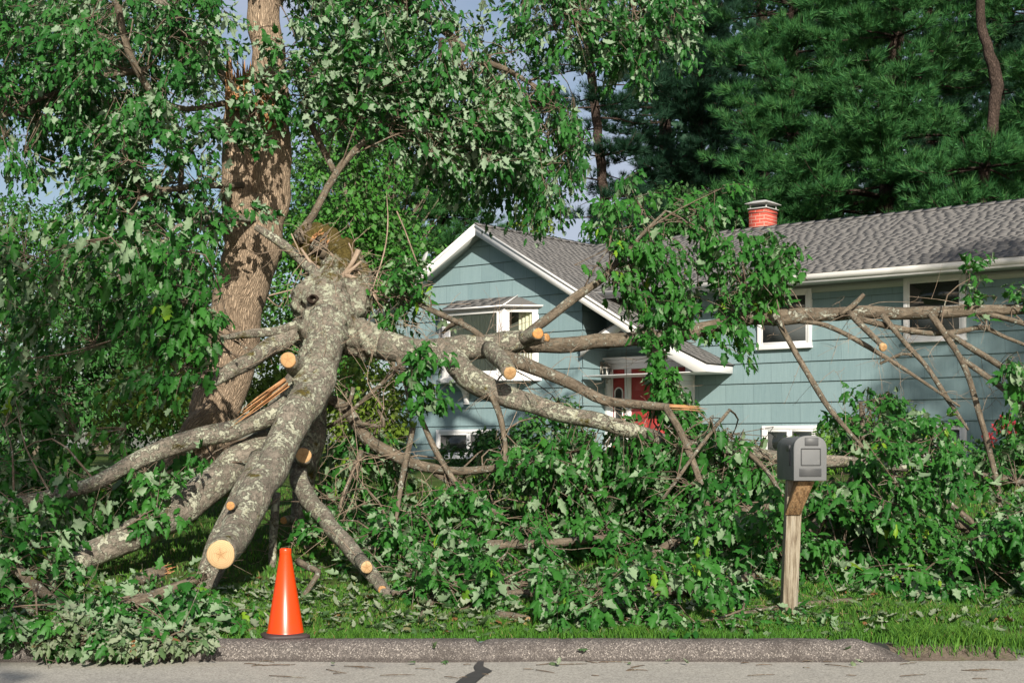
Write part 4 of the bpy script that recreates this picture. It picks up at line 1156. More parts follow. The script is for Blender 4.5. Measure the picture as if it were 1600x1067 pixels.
for spec in thin: limb([(a_, b_, c_, r_ * .82) for a_, b_, c_, r_ in spec], 'bark_d', 8, .1, .015, step=.08)
cut_disc('cut_end', P(1381, 543, 15.76), np.array([.4, -.85, -.3]), 6.5 / F * 15.8, fall.children[-1], .2)
HUBS = np.vstack(HUB)
# bare twigs all over the fallen crown
T = TB()
bare_twigs(T, [pE, pF, pM, pE2, pD, pA[:12], pL, pG], 130)
bare_twigs(T, [pE2[len(pE2) // 2:]] + HUB[-14:], 70, (.15, .5), .0028)
bare_twigs(T, [np.array([P(580, 460, 16.9), P(600, 470, 16.9)])], 26, (.4, .9), .006)
bare_twigs(T, [np.array([P(x, y, 16.75) for x, y in ((500, 380), (520, 400), (550, 420), (560, 440), (480, 400), (470, 430), (540, 450))])], 34, (.25, .7), .005)
for s_ in ([(520, 440), (545, 425), (565, 408)], [(540, 430), (575, 445), (590, 470)], [(478, 425), (505, 432), (530, 428)], [(560, 390), (548, 415), (530, 435)], [(515, 428), (490, 415), (470, 388)]):
    T.add([P(x, y, 16.75) for x, y in s_], [.03, .026, .015], 7, .08, .15, .02)
bare_twigs(T, [np.array([P(x, y, 15.6) for x, y in ((600, 640), (560, 720), (640, 800), (700, 830), (430, 820), (450, 880), (500, 900), (1000, 860), (1100, 850))])], 90, (.3, .9), .0045)
for s in ([(580, 455), (560, 425), (540, 410)], [(582, 452), (600, 395), (606, 350), (604, 300)], [(585, 455), (640, 470), (700, 500)], [(580, 460), (560, 490), (552, 520)], [(583, 460), (598, 490), (594, 520)],
          [(420, 462), (470, 450), (520, 442), (580, 452)], [(418, 465), (436, 480), (445, 462)], [(545, 380), (556, 410), (548, 420)], [(455, 365), (480, 420), (495, 447)], [(620, 330), (640, 380), (660, 450), (640, 520)]):
    T.add([P(x, y, 16.7 + .15 * i) for i, (x, y) in enumerate(s)], [.009] * (len(s) - 1) + [.003], 5, .1, .1)
T.build('twigs', M['deadtwig'], fall)

# ---- shoots still on the fallen tree
Lf, Tf = Leaves(), TB()
R = lambda *a, **k: region(Lf, Tf, *a, hubs=HUBS, **k)
# leafy mass hanging on the limb before the house
R([(925, 350), (985, 265), (1060, 285), (1120, 300), (1145, 330), (1165, 375), (1215, 385), (1225, 420), (1235, 445), (1210, 470), (1130, 500), (1075, 545), (1000, 530), (965, 480), (930, 400)], 15.9, 17.4, 1.55, .135, flip=.08, thr=-.12, freq=2.6, droop=1.)
R([(1005, 500), (1070, 540), (1100, 640), (1080, 690), (1045, 690), (1025, 590), (1015, 540)], 15.7, 16.6, 3.0, .13, flip=.1, length=(.2, .4))
R([(955, 650), (1020, 650), (1020, 700), (955, 700)], 15.4, 16., 1.8, .13, length=(.2, .4))
R([(1170, 362), (1235, 360), (1250, 420), (1180, 420)], 16.4, 17.2, 2.4, .13, length=(.2, .35))
R([(1140, 265), (1160, 262), (1150, 320), (1130, 320)], 16.3, 16.8, 1.5, .125, length=(.2, .35))
R([(1110, 500), (1180, 480), (1170, 540), (1135, 570), (1110, 540)], 16.0, 16.6, 1.3, .13)
R([(1510, 375), (1532, 380), (1530, 425), (1512, 430)], 16, 16.4, 1.6, .12); R([(1520, 430), (1555, 450), (1550, 480), (1525, 480)], 16, 16.4, 1.5, .12)
R([(1560, 565), (1610, 560), (1620, 660), (1585, 640), (1560, 600)], 15.3, 15.9, 2., .13); R([(1585, 425), (1610, 420), (1610, 480), (1590, 475)], 15.8, 16.1, 1.5, .12)
R([(640, 535), (700, 545), (715, 570), (680, 620), (640, 640), (630, 590)], 15.4, 15.9, 1.5, .14)
R([(585, 430), (650, 400), (690, 500), (640, 520), (600, 500)], 16.4, 17.2, 1.4, .12, flip=.2)
R([(940, 690), (1080, 670), (1090, 740), (940, 745)], 15.0, 16.2, 3., .13)
# crown behind and left of the fork, in the shade
R([(-30, 340), (60, 320), (170, 340), (330, 360), (345, 420), (330, 500), (240, 520), (200, 500), (110, 560), (-30, 560)], 15.2, 17.4, 1.0, .15, flip=.2, thr=-.02, freq=1.7, droop=1.2, length=(.4, .8))
R([(-30, 330), (120, 340), (230, 360), (240, 420), (150, 500), (60, 530), (-30, 540)], 14.2, 15.4, .55, .19, flip=.45, thr=.0, freq=2., droop=1.6, length=(.5, 1.))
R([(-30, 600), (90, 560), (150, 620), (120, 700), (60, 760), (-30, 790)], 14.6, 16.6, 1.1, .16, flip=.2, thr=-.1, freq=1.7, droop=1.2)
R([(150, 540), (330, 560), (320, 660), (200, 690)], 15.0, 16.6, .45, .15, flip=.12, thr=.0, freq=2.)
R([(-30, 690), (90, 730), (240, 720), (310, 700), (330, 740), (230, 820), (120, 850), (-30, 870)], 13.6, 15.8, 1.9, .14, flip=.25)
R([(200, 360), (330, 360), (340, 480), (320, 620), (230, 600)], 14.8, 15.8, 1.3, .15, flip=.08, thr=-.1, freq=2., droop=1.1)
R([(60, 640), (200, 660), (200, 700), (60, 740)], 15, 16.5, .8, .14, flip=.2)
# crushed crown on the lawn between the limbs and the house
R([(500, 690), (560, 660), (640, 700), (660, 830), (560, 860), (490, 800)], 16.0, 18.2, 1.7, .13, flip=.25)
R([(640, 800), (760, 710), (830, 690), (900, 690), (1000, 720), (1090, 670), (1160, 680), (1200, 700), (1180, 870), (1050, 900), (900, 880), (760, 870)], 14.8, 17.6, 4., .135, flip=.17)
R([(870, 615), (905, 630), (900, 655), (860, 655)], 15.8, 16.4, 1.5, .13, length=(.2, .35))
Lf.build('foliage', M['maple'], fall); Tf.build('shoots', M['twig'], fall)

# ------------------------------------------------------------------ brush torn off and lying on the ground: each a thing of its own
def brush(label, stem, regions, mat='maple', rad=.02, name='fallen_branch', **kw):
    """stem: photo path of the branch lying there (x, y, distance, radius px); regions: (polygon, near, far, cover, flip)"""
    o = tag(empty(name, P(*stem[0][:3])), label, 'fallen branch')
    T = TB(); p, r = px_path(stem); p[:, 2] = np.maximum(p[:, 2], ground(p[:, 0], p[:, 1]) + .02)
    pp, _, _ = T.add(p, r, 9, .1, .08, .015)
    T.build('branch', M['bark_d'], o)
    L, S = Leaves(), TB()
    hubs = pp
    for poly, a, b, cov, fl in regions: region(L, S, poly, a, b, cov, kw.get('size', .135), hubs=hubs, flip=fl, up=kw.get('up', .15), thr=kw.get('thr', -.3), length=kw.get('length', (.3, .6)))
    bare_twigs(S, [pp], kw.get('tw', 10), (.2, .6), .004)
    L.build('leaves', M[mat], o); S.build('twigs', M['twig'], o)
    return o
brush('leafy maple branch slumped over the kerb left of the cone, leaves wilting', [(60, 1010, 11.7, 8), (150, 965, 12.0, 9), (240, 930, 12.3, 9), (320, 900, 12.7, 7)],
      [([(-30, 895), (80, 900), (110, 935), (210, 930), (280, 925), (350, 955), (405, 975), (375, 990), (250, 1000), (120, 1010), (-30, 1020)], 11.7, 12.9, 3.2, .35), ([(-30, 955), (120, 960), (250, 985), (318, 1008), (200, 1028), (-30, 1032)], 11.15, 11.7, 2.2, .4)], size=.125)
brush('heap of crushed maple leaves lying in the gutter at the left', [(90, 1020, 11.2, 4), (200, 1015, 11.25, 4), (300, 1012, 11.3, 3)],
      [([(20, 975), (110, 960), (200, 985), (300, 985), (335, 1010), (320, 1030), (200, 1035), (90, 1032)], 11.1, 11.5, 3., .5)], 'dry', size=.10, up=.0, length=(.2, .35))
brush('shaded leafy branch drooping at the left edge beside the pale broken limb', [(-40, 850, 13.2, 7), (20, 885, 12.9, 9), (60, 920, 12.7, 9), (110, 960, 12.4, 6)],
      [([(-40, 790), (60, 800), (110, 830), (110, 900), (60, 930), (-40, 940)], 12.4, 13.6, 2.1, .35)])
brush('leafy branch spread on the grass under the sawn limb at the centre', [(655, 985, 12.1, 4), (680, 935, 12.7, 8), (720, 930, 12.9, 8), (800, 915, 13.1, 6)],
      [([(635, 860), (700, 850), (800, 860), (900, 890), (890, 960), (800, 975), (700, 960), (650, 930)], 12.3, 13.8, 1.7, .22), ([(470, 870), (560, 850), (640, 860), (660, 920), (560, 905), (480, 900)], 13.7, 14.6, 1.6, .2)])
brush('long leafy branch piled along the grass left of the mailbox', [(880, 960, 12.3, 5), (960, 930, 12.7, 8), (1080, 920, 12.9, 8), (1180, 900, 13.1, 6)],
      [([(860, 890), (980, 870), (1100, 860), (1170, 880), (1180, 950), (1160, 990), (1050, 998), (930, 990), (860, 965)], 11.75, 13.6, 3.4, .28)])
brush('leafy branch heaped against the foot of the mailbox post', [(1150, 960, 12.2, 4), (1240, 955, 12.5, 7), (1330, 945, 12.7, 6)],
      [([(1130, 965), (1195, 968), (1215, 975), (1260, 975), (1320, 950), (1290, 982), (1200, 998), (1120, 995)], 11.9, 12.9, 2.2, .35)], size=.115, length=(.2, .4))
brush('tall leafy crown heaped up behind the mailbox', [(1240, 880, 14.2, 9), (1290, 800, 14.6, 9), (1350, 740, 14.9, 7), (1420, 690, 15.1, 5)],
      [([(1180, 760), (1260, 750), (1330, 720), (1400, 640), (1450, 640), (1500, 690), (1520, 730), (1480, 760), (1500, 840), (1480, 930), (1360, 950), (1270, 940), (1200, 930)], 13.4, 15.6, 2.6, .14)])
brush('leafy branch sprawling on the grass at the right edge', [(1650, 800, 14.4, 8), (1560, 850, 14.2, 8), (1470, 900, 13.7, 7), (1380, 930, 13.2, 6)],
      [([(1330, 900), (1440, 870), (1520, 840), (1560, 790), (1640, 760), (1660, 945), (1540, 955), (1440, 950), (1350, 955)], 12.8, 15.2, 3.6, .2), ([(1490, 690), (1560, 700), (1640, 690), (1640, 780), (1560, 800)], 15.2, 16.4, 1.1, .12)])
brush('maple shoots leaning over the house front right of the mailbox', [(1360, 760, 15.6, 6), (1350, 690, 16, 5), (1345, 630, 16.3, 3)],
      [([(1300, 640), (1330, 595), (1390, 610), (1420, 660), (1390, 720), (1310, 700)], 15.8, 16.8, 2.0, .1)])
brush('low leafy branch on the grass between the long branch and the sawn limb tip', [(700, 965, 12.2, 4), (780, 930, 12.8, 7), (870, 925, 13.0, 7), (940, 930, 12.8, 5)],
      [([(620, 880), (760, 870), (900, 880), (960, 920), (900, 965), (820, 955), (720, 975), (650, 940)], 12.2, 13.6, 1.3, .3)])
brush('leafy branch in the middle of the pile behind the low branches', [(560, 860, 14.3, 6), (680, 850, 14.6, 8), (820, 850, 14.7, 8), (960, 840, 14.6, 6)],
      [([(470, 800), (560, 770), (700, 800), (860, 800), (1000, 810), (1010, 890), (860, 890), (700, 880), (560, 890), (480, 880)], 13.8, 15.8, 1.3, .2)])
brush('leafy branch piled between the bent hanging limb and the mailbox', [(1000, 880, 14.2, 6), (1080, 830, 14.4, 8), (1160, 800, 14.5, 7), (1215, 790, 14.4, 5)],
      [([(980, 800), (1060, 740), (1140, 720), (1215, 760), (1215, 900), (1120, 900), (1000, 900)], 13.6, 15.2, 1.5, .2)])
# logs and dead limbs lying in the right pile
def log(label, spec, cat='log', name='log', cut=None, mat='bark_d', torn=False):
    o = tag(empty(name, P(*spec[0][:3])), label, cat)
    T = TB(); p, r = px_path(spec); p[:, 2] = np.maximum(p[:, 2], ground(p[:, 0], p[:, 1]) + r * .8)
    pp, rr, tg = T.add(p, r, 14, .06, .08, .01); T.build('stem', M[mat], o)
    if cut is not None: cut_disc('cut_end', pp[-1], np.asarray(cut), r[-1] * 1.0, o, .2)
    if torn: splinters('torn_end', pp[-1], tg[-1], r[-1], 9, .1, o)
    return o
log('short grey sawn log on the grass right of the cone, pale cut end facing right', [(776, 966, 12.15, 8), (800, 967, 12.1, 9), (824, 972, 12.0, 8.5)], cut=(.75, -.65, .05))
log('small brown sawn stick with orange end half hidden by leaves left of the mailbox', [(915, 983, 11.95, 4), (935, 984, 11.9, 5), (955, 985, 11.85, 5)], cut=(.85, -.5, .05))
log('broken lichen log lying in leaves under the big sawn limb', [(216, 906, 13.0, 10), (236, 897, 13.0, 11), (259, 890, 12.95, 8)], torn=True)
log('split wood chip lying on leaves at the left kerb', [(154, 998, 11.75, 2), (168, 995, 11.7, 4), (186, 991, 11.65, 3)], 'wood chip', 'wood_chip', mat='torn')
log('thick dead limb crossing the right pile below the house corner', [(1495, 738, 16.0, 5), (1540, 744, 15.8, 6), (1590, 752, 15.6, 6), (1650, 765, 15.4, 6)], 'dead limb', 'dead_limb')
log('dead limb slanting into the right pile, lower of the crossing two', [(1455, 800, 15.2, 6), (1490, 815, 15.1, 7), (1520, 832, 15.0, 7), (1550, 846, 14.9, 6)], 'dead limb', 'dead_limb')
log('thinner dead limb crossing over the lower one in the right pile', [(1465, 770, 15.1, 3), (1500, 800, 15.0, 5), (1545, 838, 14.8, 4)], 'dead limb', 'dead_limb')
log('bent broken stick on the grass behind the cone', [(466, 877, 13.3, 6), (482, 886, 13.2, 5), (497, 893, 13.1, 5), (490, 908, 13.0, 4), (475, 930, 12.9, 4)], 'stick', 'stick')
log('forked brown stick lying across leaves right of the sawn limb', [(625, 890, 13.4, 4), (655, 905, 13.2, 5), (685, 918, 13.0, 4)], 'stick', 'stick')
log('pale smooth stick on the grass below the forked one', [(612, 926, 12.8, 5), (645, 921, 12.85, 6), (682, 924, 12.8, 4)], 'stick', 'stick')

# ------------------------------------------------------------------ the standing maple with its torn trunk
std = tag(empty('standing_maple', P(335, 745, 18.5)), 'tall standing maple with furrowed trunk, orange wood torn open high on its stem', 'tree')
SH = []
T = TB()
p, r = px_path([(316, 760, 18.6, 50), (328, 700, 18.5, 40), (342, 630, 18.5, 39), (358, 560, 18.5, 39), (372, 490, 18.5, 40), (384, 430, 18.5, 42), (394, 370, 18.5, 45), (398, 310, 18.5, 47)])
SH.append(T.add(p, r, 34, .12, .035, .02)[0])
p, r = px_path([(384, 400, 18.5, 30), (375, 320, 18.5, 28), (372, 250, 18.5, 26), (374, 190, 18.5, 24), (376, 150, 18.5, 21)]); SH.append(T.add(p, r, 24, .1, .06, .01)[0])
p, r = px_path([(408, 400, 18.55, 32), (418, 320, 18.55, 31), (424, 250, 18.55, 30), (426, 180, 18.55, 28), (420, 110, 18.6, 26), (415, 50, 18.6, 25), (412, -40, 18.7, 24), (425, -160, 18.8, 20), (430, -300, 18.9, 16)]); SH.append(T.add(p, r, 26, .12, .05, .02)[0])
p, r = px_path([(345, 640, 18.2, 26), (318, 668, 18.2, 28), (290, 700, 18.3, 22), (262, 750, 18.3, 18)]); T.add(p, r, 16, .1, .06, 0)
T.build('trunk', M['bark_t'], std)
splinters('torn_wood', P(374, 165, 18.2), np.array([.05, -.2, 1]), .15, 26, .55, std)
splinters('torn_wood', P(425, 190, 18.2), np.array([-.4, -.1, .9]), .10, 16, .5, std)
def big(spec, mat='bark_d', sides=9):
    T = TB(); p, r = px_path(spec); pp = T.add(p, r, sides, .15, .08, .03)[0]
    T.build('limb', M[mat], std); SH.append(pp)
big([(380, 290, 18.3, 5), (330, 290, 18, 5), (290, 293, 17.7, 5), (250, 300, 17.4, 5), (215, 312, 17.2, 3)])
big([(400, 345, 18.2, 5), (350, 338, 17.6, 5), (320, 342, 17.4, 5), (280, 355, 17.2, 5), (250, 385, 17, 4), (225, 410, 16.8, 3)], 'bark_l')
big([(462, 370, 17.9, 6), (490, 335, 18, 6), (522, 275, 18.1, 6), (545, 245, 18.2, 6), (583, 208, 18.3, 4)])
big([(470, 160, 18.6, 5), (495, 215, 18.5, 5), (522, 268, 18.3, 5)])
big([(415, 20, 18.6, 12), (480, -60, 19, 11), (540, -60, 19, 10), (600, -20, 19, 8), (640, 8, 19, 8), (675, 34, 19, 7), (705, 58, 19, 6), (740, 90, 19.2, 5), (790, 108, 19.4, 4), (860, 150, 19.6, 3)])
big([(700, 55, 19, 4), (720, 100, 19.2, 4), (735, 120, 19.3, 3)])
big([(376, 150, 18.5, 12), (330, 90, 18.3, 10), (270, 30, 18, 9), (220, -40, 17.8, 8)], 'bark_l')
big([(360, 160, 18.4, 5), (290, 170, 18, 4), (240, 150, 17.8, 5), (200, 80, 17.6, 6), (185, 10, 17.5, 6), (180, -80, 17.5, 6)])
big([(0, 183, 17.6, 3), (35, 172, 17.8, 4), (50, 160, 17.9, 3), (160, 120, 18, 5), (230, 110, 18, 6)])
big([(280, 310, 18, 4), (283, 260, 18, 4), (275, 200, 18, 5), (250, 150, 18, 5)])
big([(410, -100, 18.7, 14), (520, -260, 19, 11), (700, -300, 19.3, 10), (860, -180, 19.6, 8), (960, -60, 19.8, 6), (1010, 20, 20, 4)])
big([(905, -40, 19.6, 5), (880, 5, 19.6, 4), (870, 40, 19.6, 3)])
SHS = np.vstack(SH)
Ls, Ts = Leaves(), TB()
R = lambda *a, **k: region(Ls, Ts, *a, hubs=SHS, **k)
# upper left crown
R([(-30, -30), (330, -30), (340, 60), (290, 130), (200, 170), (60, 150), (-30, 160)], 17, 20, 2.3, .125, flip=.2, thr=-.2, freq=1.5)
R([(-30, 130), (130, 110), (210, 170), (180, 260), (60, 280), (-30, 240)], 17.3, 20, 1.8, .125, flip=.15, thr=-.15, freq=1.6)
R([(110, 200), (250, 130), (345, 180), (345, 350), (230, 360), (120, 330)], 16.6, 19, 1.8, .135, flip=.35, thr=-.12, freq=1.8)
R([(60, 20), (150, 20), (170, 130), (70, 140)], 16.6, 17.6, 1.4, .13, flip=.1)
# leaves before the trunk
R([(290, 20), (400, 0), (470, 20), (480, 110), (410, 160), (340, 150), (300, 100)], 16.6, 18.0, .7, .145, flip=.6)
R([(360, 140), (440, 120), (450, 190), (420, 260), (375, 290), (350, 200)], 17.2, 18.0, .55, .14, flip=.4)
R([(330, 330), (420, 320), (425, 350), (340, 365)], 17.2, 17.7, .6, .15, flip=.7)
R([(430, 110), (480, 130), (470, 200), (435, 215)], 17.6, 18.2, .7, .13, flip=.1)
# centre crown
R([(450, -30), (560, -30), (700, -30), (740, 60), (830, 180), (820, 260), (700, 270), (580, 220), (500, 200), (450, 120)], 18, 20.5, 1.7, .135, flip=.42, thr=-.15, freq=1.6)
R([(500, 60), (620, 40), (640, 150), (520, 200), (480, 130)], 17.6, 18.6, 1.3, .15, flip=.7)
R([(640, 170), (800, 160), (830, 250), (720, 270), (640, 250)], 17.8, 18.8, 1.3, .14, flip=.6)
R([(780, 130), (860, 110), (905, 170), (912, 250), (905, 300), (875, 335), (835, 325), (800, 290), (780, 220)], 18.6, 21, 2.4, .13, flip=.08)
R([(640, 240), (800, 250), (810, 305), (770, 315), (690, 290), (650, 275)], 19, 21, 1.2, .13, flip=.12)
R([(860, -30), (1080, -30), (1090, 50), (1060, 90), (1040, 60), (1000, 130), (950, 110), (900, 60)], 19, 21, 2.2, .13, flip=.22)
R([(740, -30), (880, -30), (900, 60), (870, 100), (800, 120), (750, 60)], 18.6, 20.6, 1.0, .13, flip=.3, thr=0.)
# crown above the picture, which throws the dappled shade on the gable
R([(640, -420), (900, -420), (920, -230), (660, -200)], 17, 19.5, .8, .14, thr=0.)
R([(200, -260), (600, -260), (600, -40), (200, -40)], 17, 20, .7, .14, thr=-.1)
Ls.build('crown', M['maple_dark'], std); Ts.build('shoots', M['twig'], std)

# ------------------------------------------------------------------ trees, bushes behind
def decid(name, label, cat, base, blobs, n, size, mat, trunk_r=.14, group=None, sub=.75, tm=None, limbs=True, flip=.05, cmat='bark_d'):
    """tree or bush: base point, crown of ellipsoids (x, y, z, rx, ry, rz) broken up into leaf clumps"""
    base = np.array(base, float)
    o = tag(empty(name, base), label, cat, group)
    L, T = Leaves(), TB()
    vol = np.array([b[3] * b[4] * b[5] for b in blobs]); vol = vol / vol.sum()
    if limbs: T.add([base - UP * .2, base + (np.array(blobs[0][:3]) - base) * .5, np.array(blobs[0][:3]) + UP * blobs[0][5] * .4], [trunk_r * 1.2, trunk_r, trunk_r * .3], 9, .3, .08, .05)
    for b, v in zip(blobs, vol):
        k = max(4, int(n * v / 90))
        d = nrm(rng.normal(size=(k, 3))); rad = .35 + .65 * rng.random((k, 1)) ** .5
        c = np.array(b[:3]) + d * rad * np.array(b[3:])
        if limbs:
            for q in c[::4]:
                s = base + (np.array(blobs[0][:3]) - base) * (.35 + .6 * rng.random())
                T.add([s, (s + q) / 2 + UP * .15 + rng.normal(0, .12, 3), q], [trunk_r * .3, trunk_r * .18, trunk_r * .06], 5, .4, .05)
        m = 90
        rr = (sub * (.6 + .7 * rng.random((k, 1))))
        e = nrm(rng.normal(size=(k, m, 3)) + UP * .25)
        p = c[:, None] + e * rr[..., None] * (.35 + .65 * rng.random((k, m, 1)) ** .4) * np.array([1, 1, .7])
        dd = nrm(e + d[:, None] * .4)
        tip = nrm(dd * .5 - UP * .45 + rng.normal(0, .45, (k, m, 3)))
        nor = nrm(dd * .6 + UP * .6 + rng.normal(0, .45, (k, m, 3))) * np.where(rng.random((k, m, 1)) < flip, -1, 1)
        s = size * (.65 + .6 * rng.random((k, m)))
        tone = np.clip(rng.random((k, 1)) * .75 + .25 * rng.random((k, m)), 0, 1)
        p, tip, nor, s, tone = p.reshape(-1, 3), tip.reshape(-1, 3), nor.reshape(-1, 3), s.reshape(-1), tone.reshape(-1)
        ok = p[:, 2] > ground(p[:, 0], p[:, 1]) + .02
        L.add(p[ok], tip[ok], nor[ok], s[ok], tone[ok])
    L.build('crown' if limbs else 'foliage', M[mat], o, tm or [tmpl_card(), tmpl_simple()])
    if limbs: T.build('trunk', M[cmat], o)
    return o
def bl(px, py, Y, rx, ry, rd=None):
    c = P(px, py, Y); return (*c, rx / F * Y, (rd or rx) / F * Y * .8, ry / F * Y)
def gp(px, Y):
    x = (px - 800) / F * Y; return (x, Y, float(ground(x, Y)))

TUFT = [tmpl_tuft(13, .042, s) for s in (3, 4, 5)]
def pine(label, path, mat, Lmax, z0, z1, dz=.62, full=1., group='pines behind the house', tuft=.33, seed=0, sparse=1., prof=None, droop=.12, name='pine_tree', bare=6):
    g = np.random.default_rng(100 + seed)
    p = np.array([P(a, b, c) for a, b, c, r in path]); r = np.array([r / F * c for a, b, c, r in path])
    base = np.array(gp(path[0][0], path[0][2]))
    o = tag(empty(name, base), label, 'pine tree', group)
    T = TB(); pp, rr, _ = T.add(p, r, 12, .3, .05, .03); T.build('trunk', M['bark_p'], o)
    B, L = TB(), Leaves()
    def at(z):
        i = np.clip(np.searchsorted(pp[:, 2], z), 0, len(pp) - 1); return pp[i]
    for _ in range(bare):
        z = z0 - 3 + g.random() * (z1 - z0); a = g.random() * 6.28; l = .6 + g.random() * 1.3; d = np.array([math.cos(a), math.sin(a), -.1])
        s = at(z); B.add([s, s + d * l * .5 - UP * .02, s + d * l - UP * .3 * l * g.random()], [.025, .016, .006], 5, .2, .05, .03)
    z = z0
    while z < z1:
        f = (z - z0) / (z1 - z0)
        Lm = Lmax * (prof(f) if prof else (1 - .45 * f))
        for k in range(int(g.integers(4, 7) * full)):
            if g.random() > sparse: continue
            a = g.random() * 6.28 if g.random() < .6 else -1.57 + g.normal() * .6
            l = Lm * (.55 + .5 * g.random())
            d = np.array([math.cos(a), math.sin(a), 0.]); s = at(z + g.normal() * .1)
            lift = .06 + .30 * g.random()
            c = [s, s + d * l * .35 + UP * (lift * .4 - droop) * l * .5, s + d * l * .7 + UP * (-droop + lift * .3) * l, s + d * l + UP * (-droop + lift) * l]
            q, qr, qt = B.add(c, [.012 + .012 * l, .01 + .008 * l, .012, .005], 5, .3, .05, .03)
            nb = int(l * 5)
            ts = .22 + .78 * g.random(nb) ** .8
            i = np.minimum((ts * (len(q) - 1)).astype(int), len(q) - 1)
            side = np.where(g.random(nb) < .5, -1, 1)[:, None]
            perp = np.array([-d[1], d[0], 0])
            bd = nrm(perp * side * (.5 + .6 * g.random((nb, 1))) + d * .75 + UP * (.05 + .28 * g.random((nb, 1))))
            blen = (.35 + .75 * g.random(nb)) * (1.15 - .5 * ts) * min(1, l / 2.5)
            m = 8
            t = np.linspace(.15, 1, m)[None] + g.normal(0, .05, (nb, m))
            tp = q[i][:, None] + bd[:, None] * (blen[:, None] * t)[..., None] + g.normal(0, .05, (nb, m, 3))
            td = nrm(bd[:, None] * .8 + UP * .6 + g.normal(0, .35, (nb, m, 3)))
            L.add(tp.reshape(-1, 3), td.reshape(-1, 3), nrm(g.normal(size=(nb * m, 3))), tuft * (.75 + .5 * g.random(nb * m)), np.repeat(np.clip(.15 + .6 * g.random(nb) + .25 * ts, 0, 1), m))
        z += dz * .8 * (.7 + .6 * g.random())
    L.build('crown', M[mat], o, TUFT); B.build('branch', M['bark_p'], o)
    return o
def straight(px, Y, r, top=-150, bend=0): return [(px, 760, Y, r * 1.2), (px + bend * .3, 400, Y, r), (px + bend, 100, Y, r * .8), (px + bend * 1.5, top, Y, r * .45)]

# left side
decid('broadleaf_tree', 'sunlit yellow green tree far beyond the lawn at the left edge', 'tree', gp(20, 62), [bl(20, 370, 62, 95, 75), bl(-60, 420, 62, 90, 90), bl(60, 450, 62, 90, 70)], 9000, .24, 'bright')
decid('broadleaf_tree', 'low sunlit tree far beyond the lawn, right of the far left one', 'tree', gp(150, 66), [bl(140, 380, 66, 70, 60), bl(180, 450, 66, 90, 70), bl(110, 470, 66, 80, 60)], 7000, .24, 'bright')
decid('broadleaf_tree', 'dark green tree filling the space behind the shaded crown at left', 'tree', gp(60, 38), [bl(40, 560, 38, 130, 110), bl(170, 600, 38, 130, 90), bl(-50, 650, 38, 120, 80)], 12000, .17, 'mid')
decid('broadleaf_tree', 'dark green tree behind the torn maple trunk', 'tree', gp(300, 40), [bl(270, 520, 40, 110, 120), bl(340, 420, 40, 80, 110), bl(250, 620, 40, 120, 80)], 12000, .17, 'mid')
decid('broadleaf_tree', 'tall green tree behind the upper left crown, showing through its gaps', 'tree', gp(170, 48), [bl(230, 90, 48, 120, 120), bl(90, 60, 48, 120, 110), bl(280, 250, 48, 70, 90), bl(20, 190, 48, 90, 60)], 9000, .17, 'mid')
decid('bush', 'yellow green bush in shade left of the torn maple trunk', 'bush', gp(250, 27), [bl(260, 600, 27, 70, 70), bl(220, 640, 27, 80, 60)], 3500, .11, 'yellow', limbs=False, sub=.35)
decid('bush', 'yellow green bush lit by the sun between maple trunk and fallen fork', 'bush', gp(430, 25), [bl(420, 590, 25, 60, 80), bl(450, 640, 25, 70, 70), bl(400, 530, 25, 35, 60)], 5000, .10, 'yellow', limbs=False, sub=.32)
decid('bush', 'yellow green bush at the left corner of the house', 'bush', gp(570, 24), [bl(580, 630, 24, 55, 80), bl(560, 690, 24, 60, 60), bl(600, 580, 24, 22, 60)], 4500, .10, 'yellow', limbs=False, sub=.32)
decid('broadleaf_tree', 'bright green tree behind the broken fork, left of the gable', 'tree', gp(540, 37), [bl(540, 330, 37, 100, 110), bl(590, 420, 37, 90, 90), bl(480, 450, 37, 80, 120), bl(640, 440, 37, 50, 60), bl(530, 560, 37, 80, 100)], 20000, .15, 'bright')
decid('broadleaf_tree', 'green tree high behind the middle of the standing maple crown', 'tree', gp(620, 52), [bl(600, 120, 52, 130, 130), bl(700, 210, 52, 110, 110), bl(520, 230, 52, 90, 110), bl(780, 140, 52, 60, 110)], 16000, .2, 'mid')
decid('broadleaf_tree', 'small yellow green tree poking over the gable ridge', 'tree', gp(832, 45), [bl(832, 352, 45, 32, 32), bl(850, 372, 45, 30, 20)], 1500, .13, 'yellow', .07, sub=.3)
decid('broadleaf_tree', 'green tree low behind the house roof under the bare pine stem', 'tree', gp(1010, 48), [bl(1000, 370, 48, 70, 45), bl(1070, 360, 48, 60, 60), bl(930, 390, 48, 40, 25)], 6000, .16, 'mid')
pine('pine with level bright boughs behind the gable', straight(690, 54, 8, 60), 'pine', 3.6, 7.0, 13.5, seed=1, dz=.5)
pine('pine behind the bright green tree, left of the gable', straight(560, 58, 8, 0), 'pine', 3.6, 8, 16.5, seed=2, dz=.55)
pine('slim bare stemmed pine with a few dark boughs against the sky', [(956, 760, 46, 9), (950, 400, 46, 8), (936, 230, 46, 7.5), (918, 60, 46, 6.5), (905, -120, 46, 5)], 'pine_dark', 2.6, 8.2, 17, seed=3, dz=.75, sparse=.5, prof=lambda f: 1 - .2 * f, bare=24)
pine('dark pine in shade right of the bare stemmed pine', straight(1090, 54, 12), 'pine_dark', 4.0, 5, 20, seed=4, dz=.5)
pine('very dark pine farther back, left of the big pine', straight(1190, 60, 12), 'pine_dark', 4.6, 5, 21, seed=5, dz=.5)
pine('mid green pine above the chimney', straight(1240, 47, 11), 'pine', 4.6, 6.2, 17, seed=6, dz=.485)
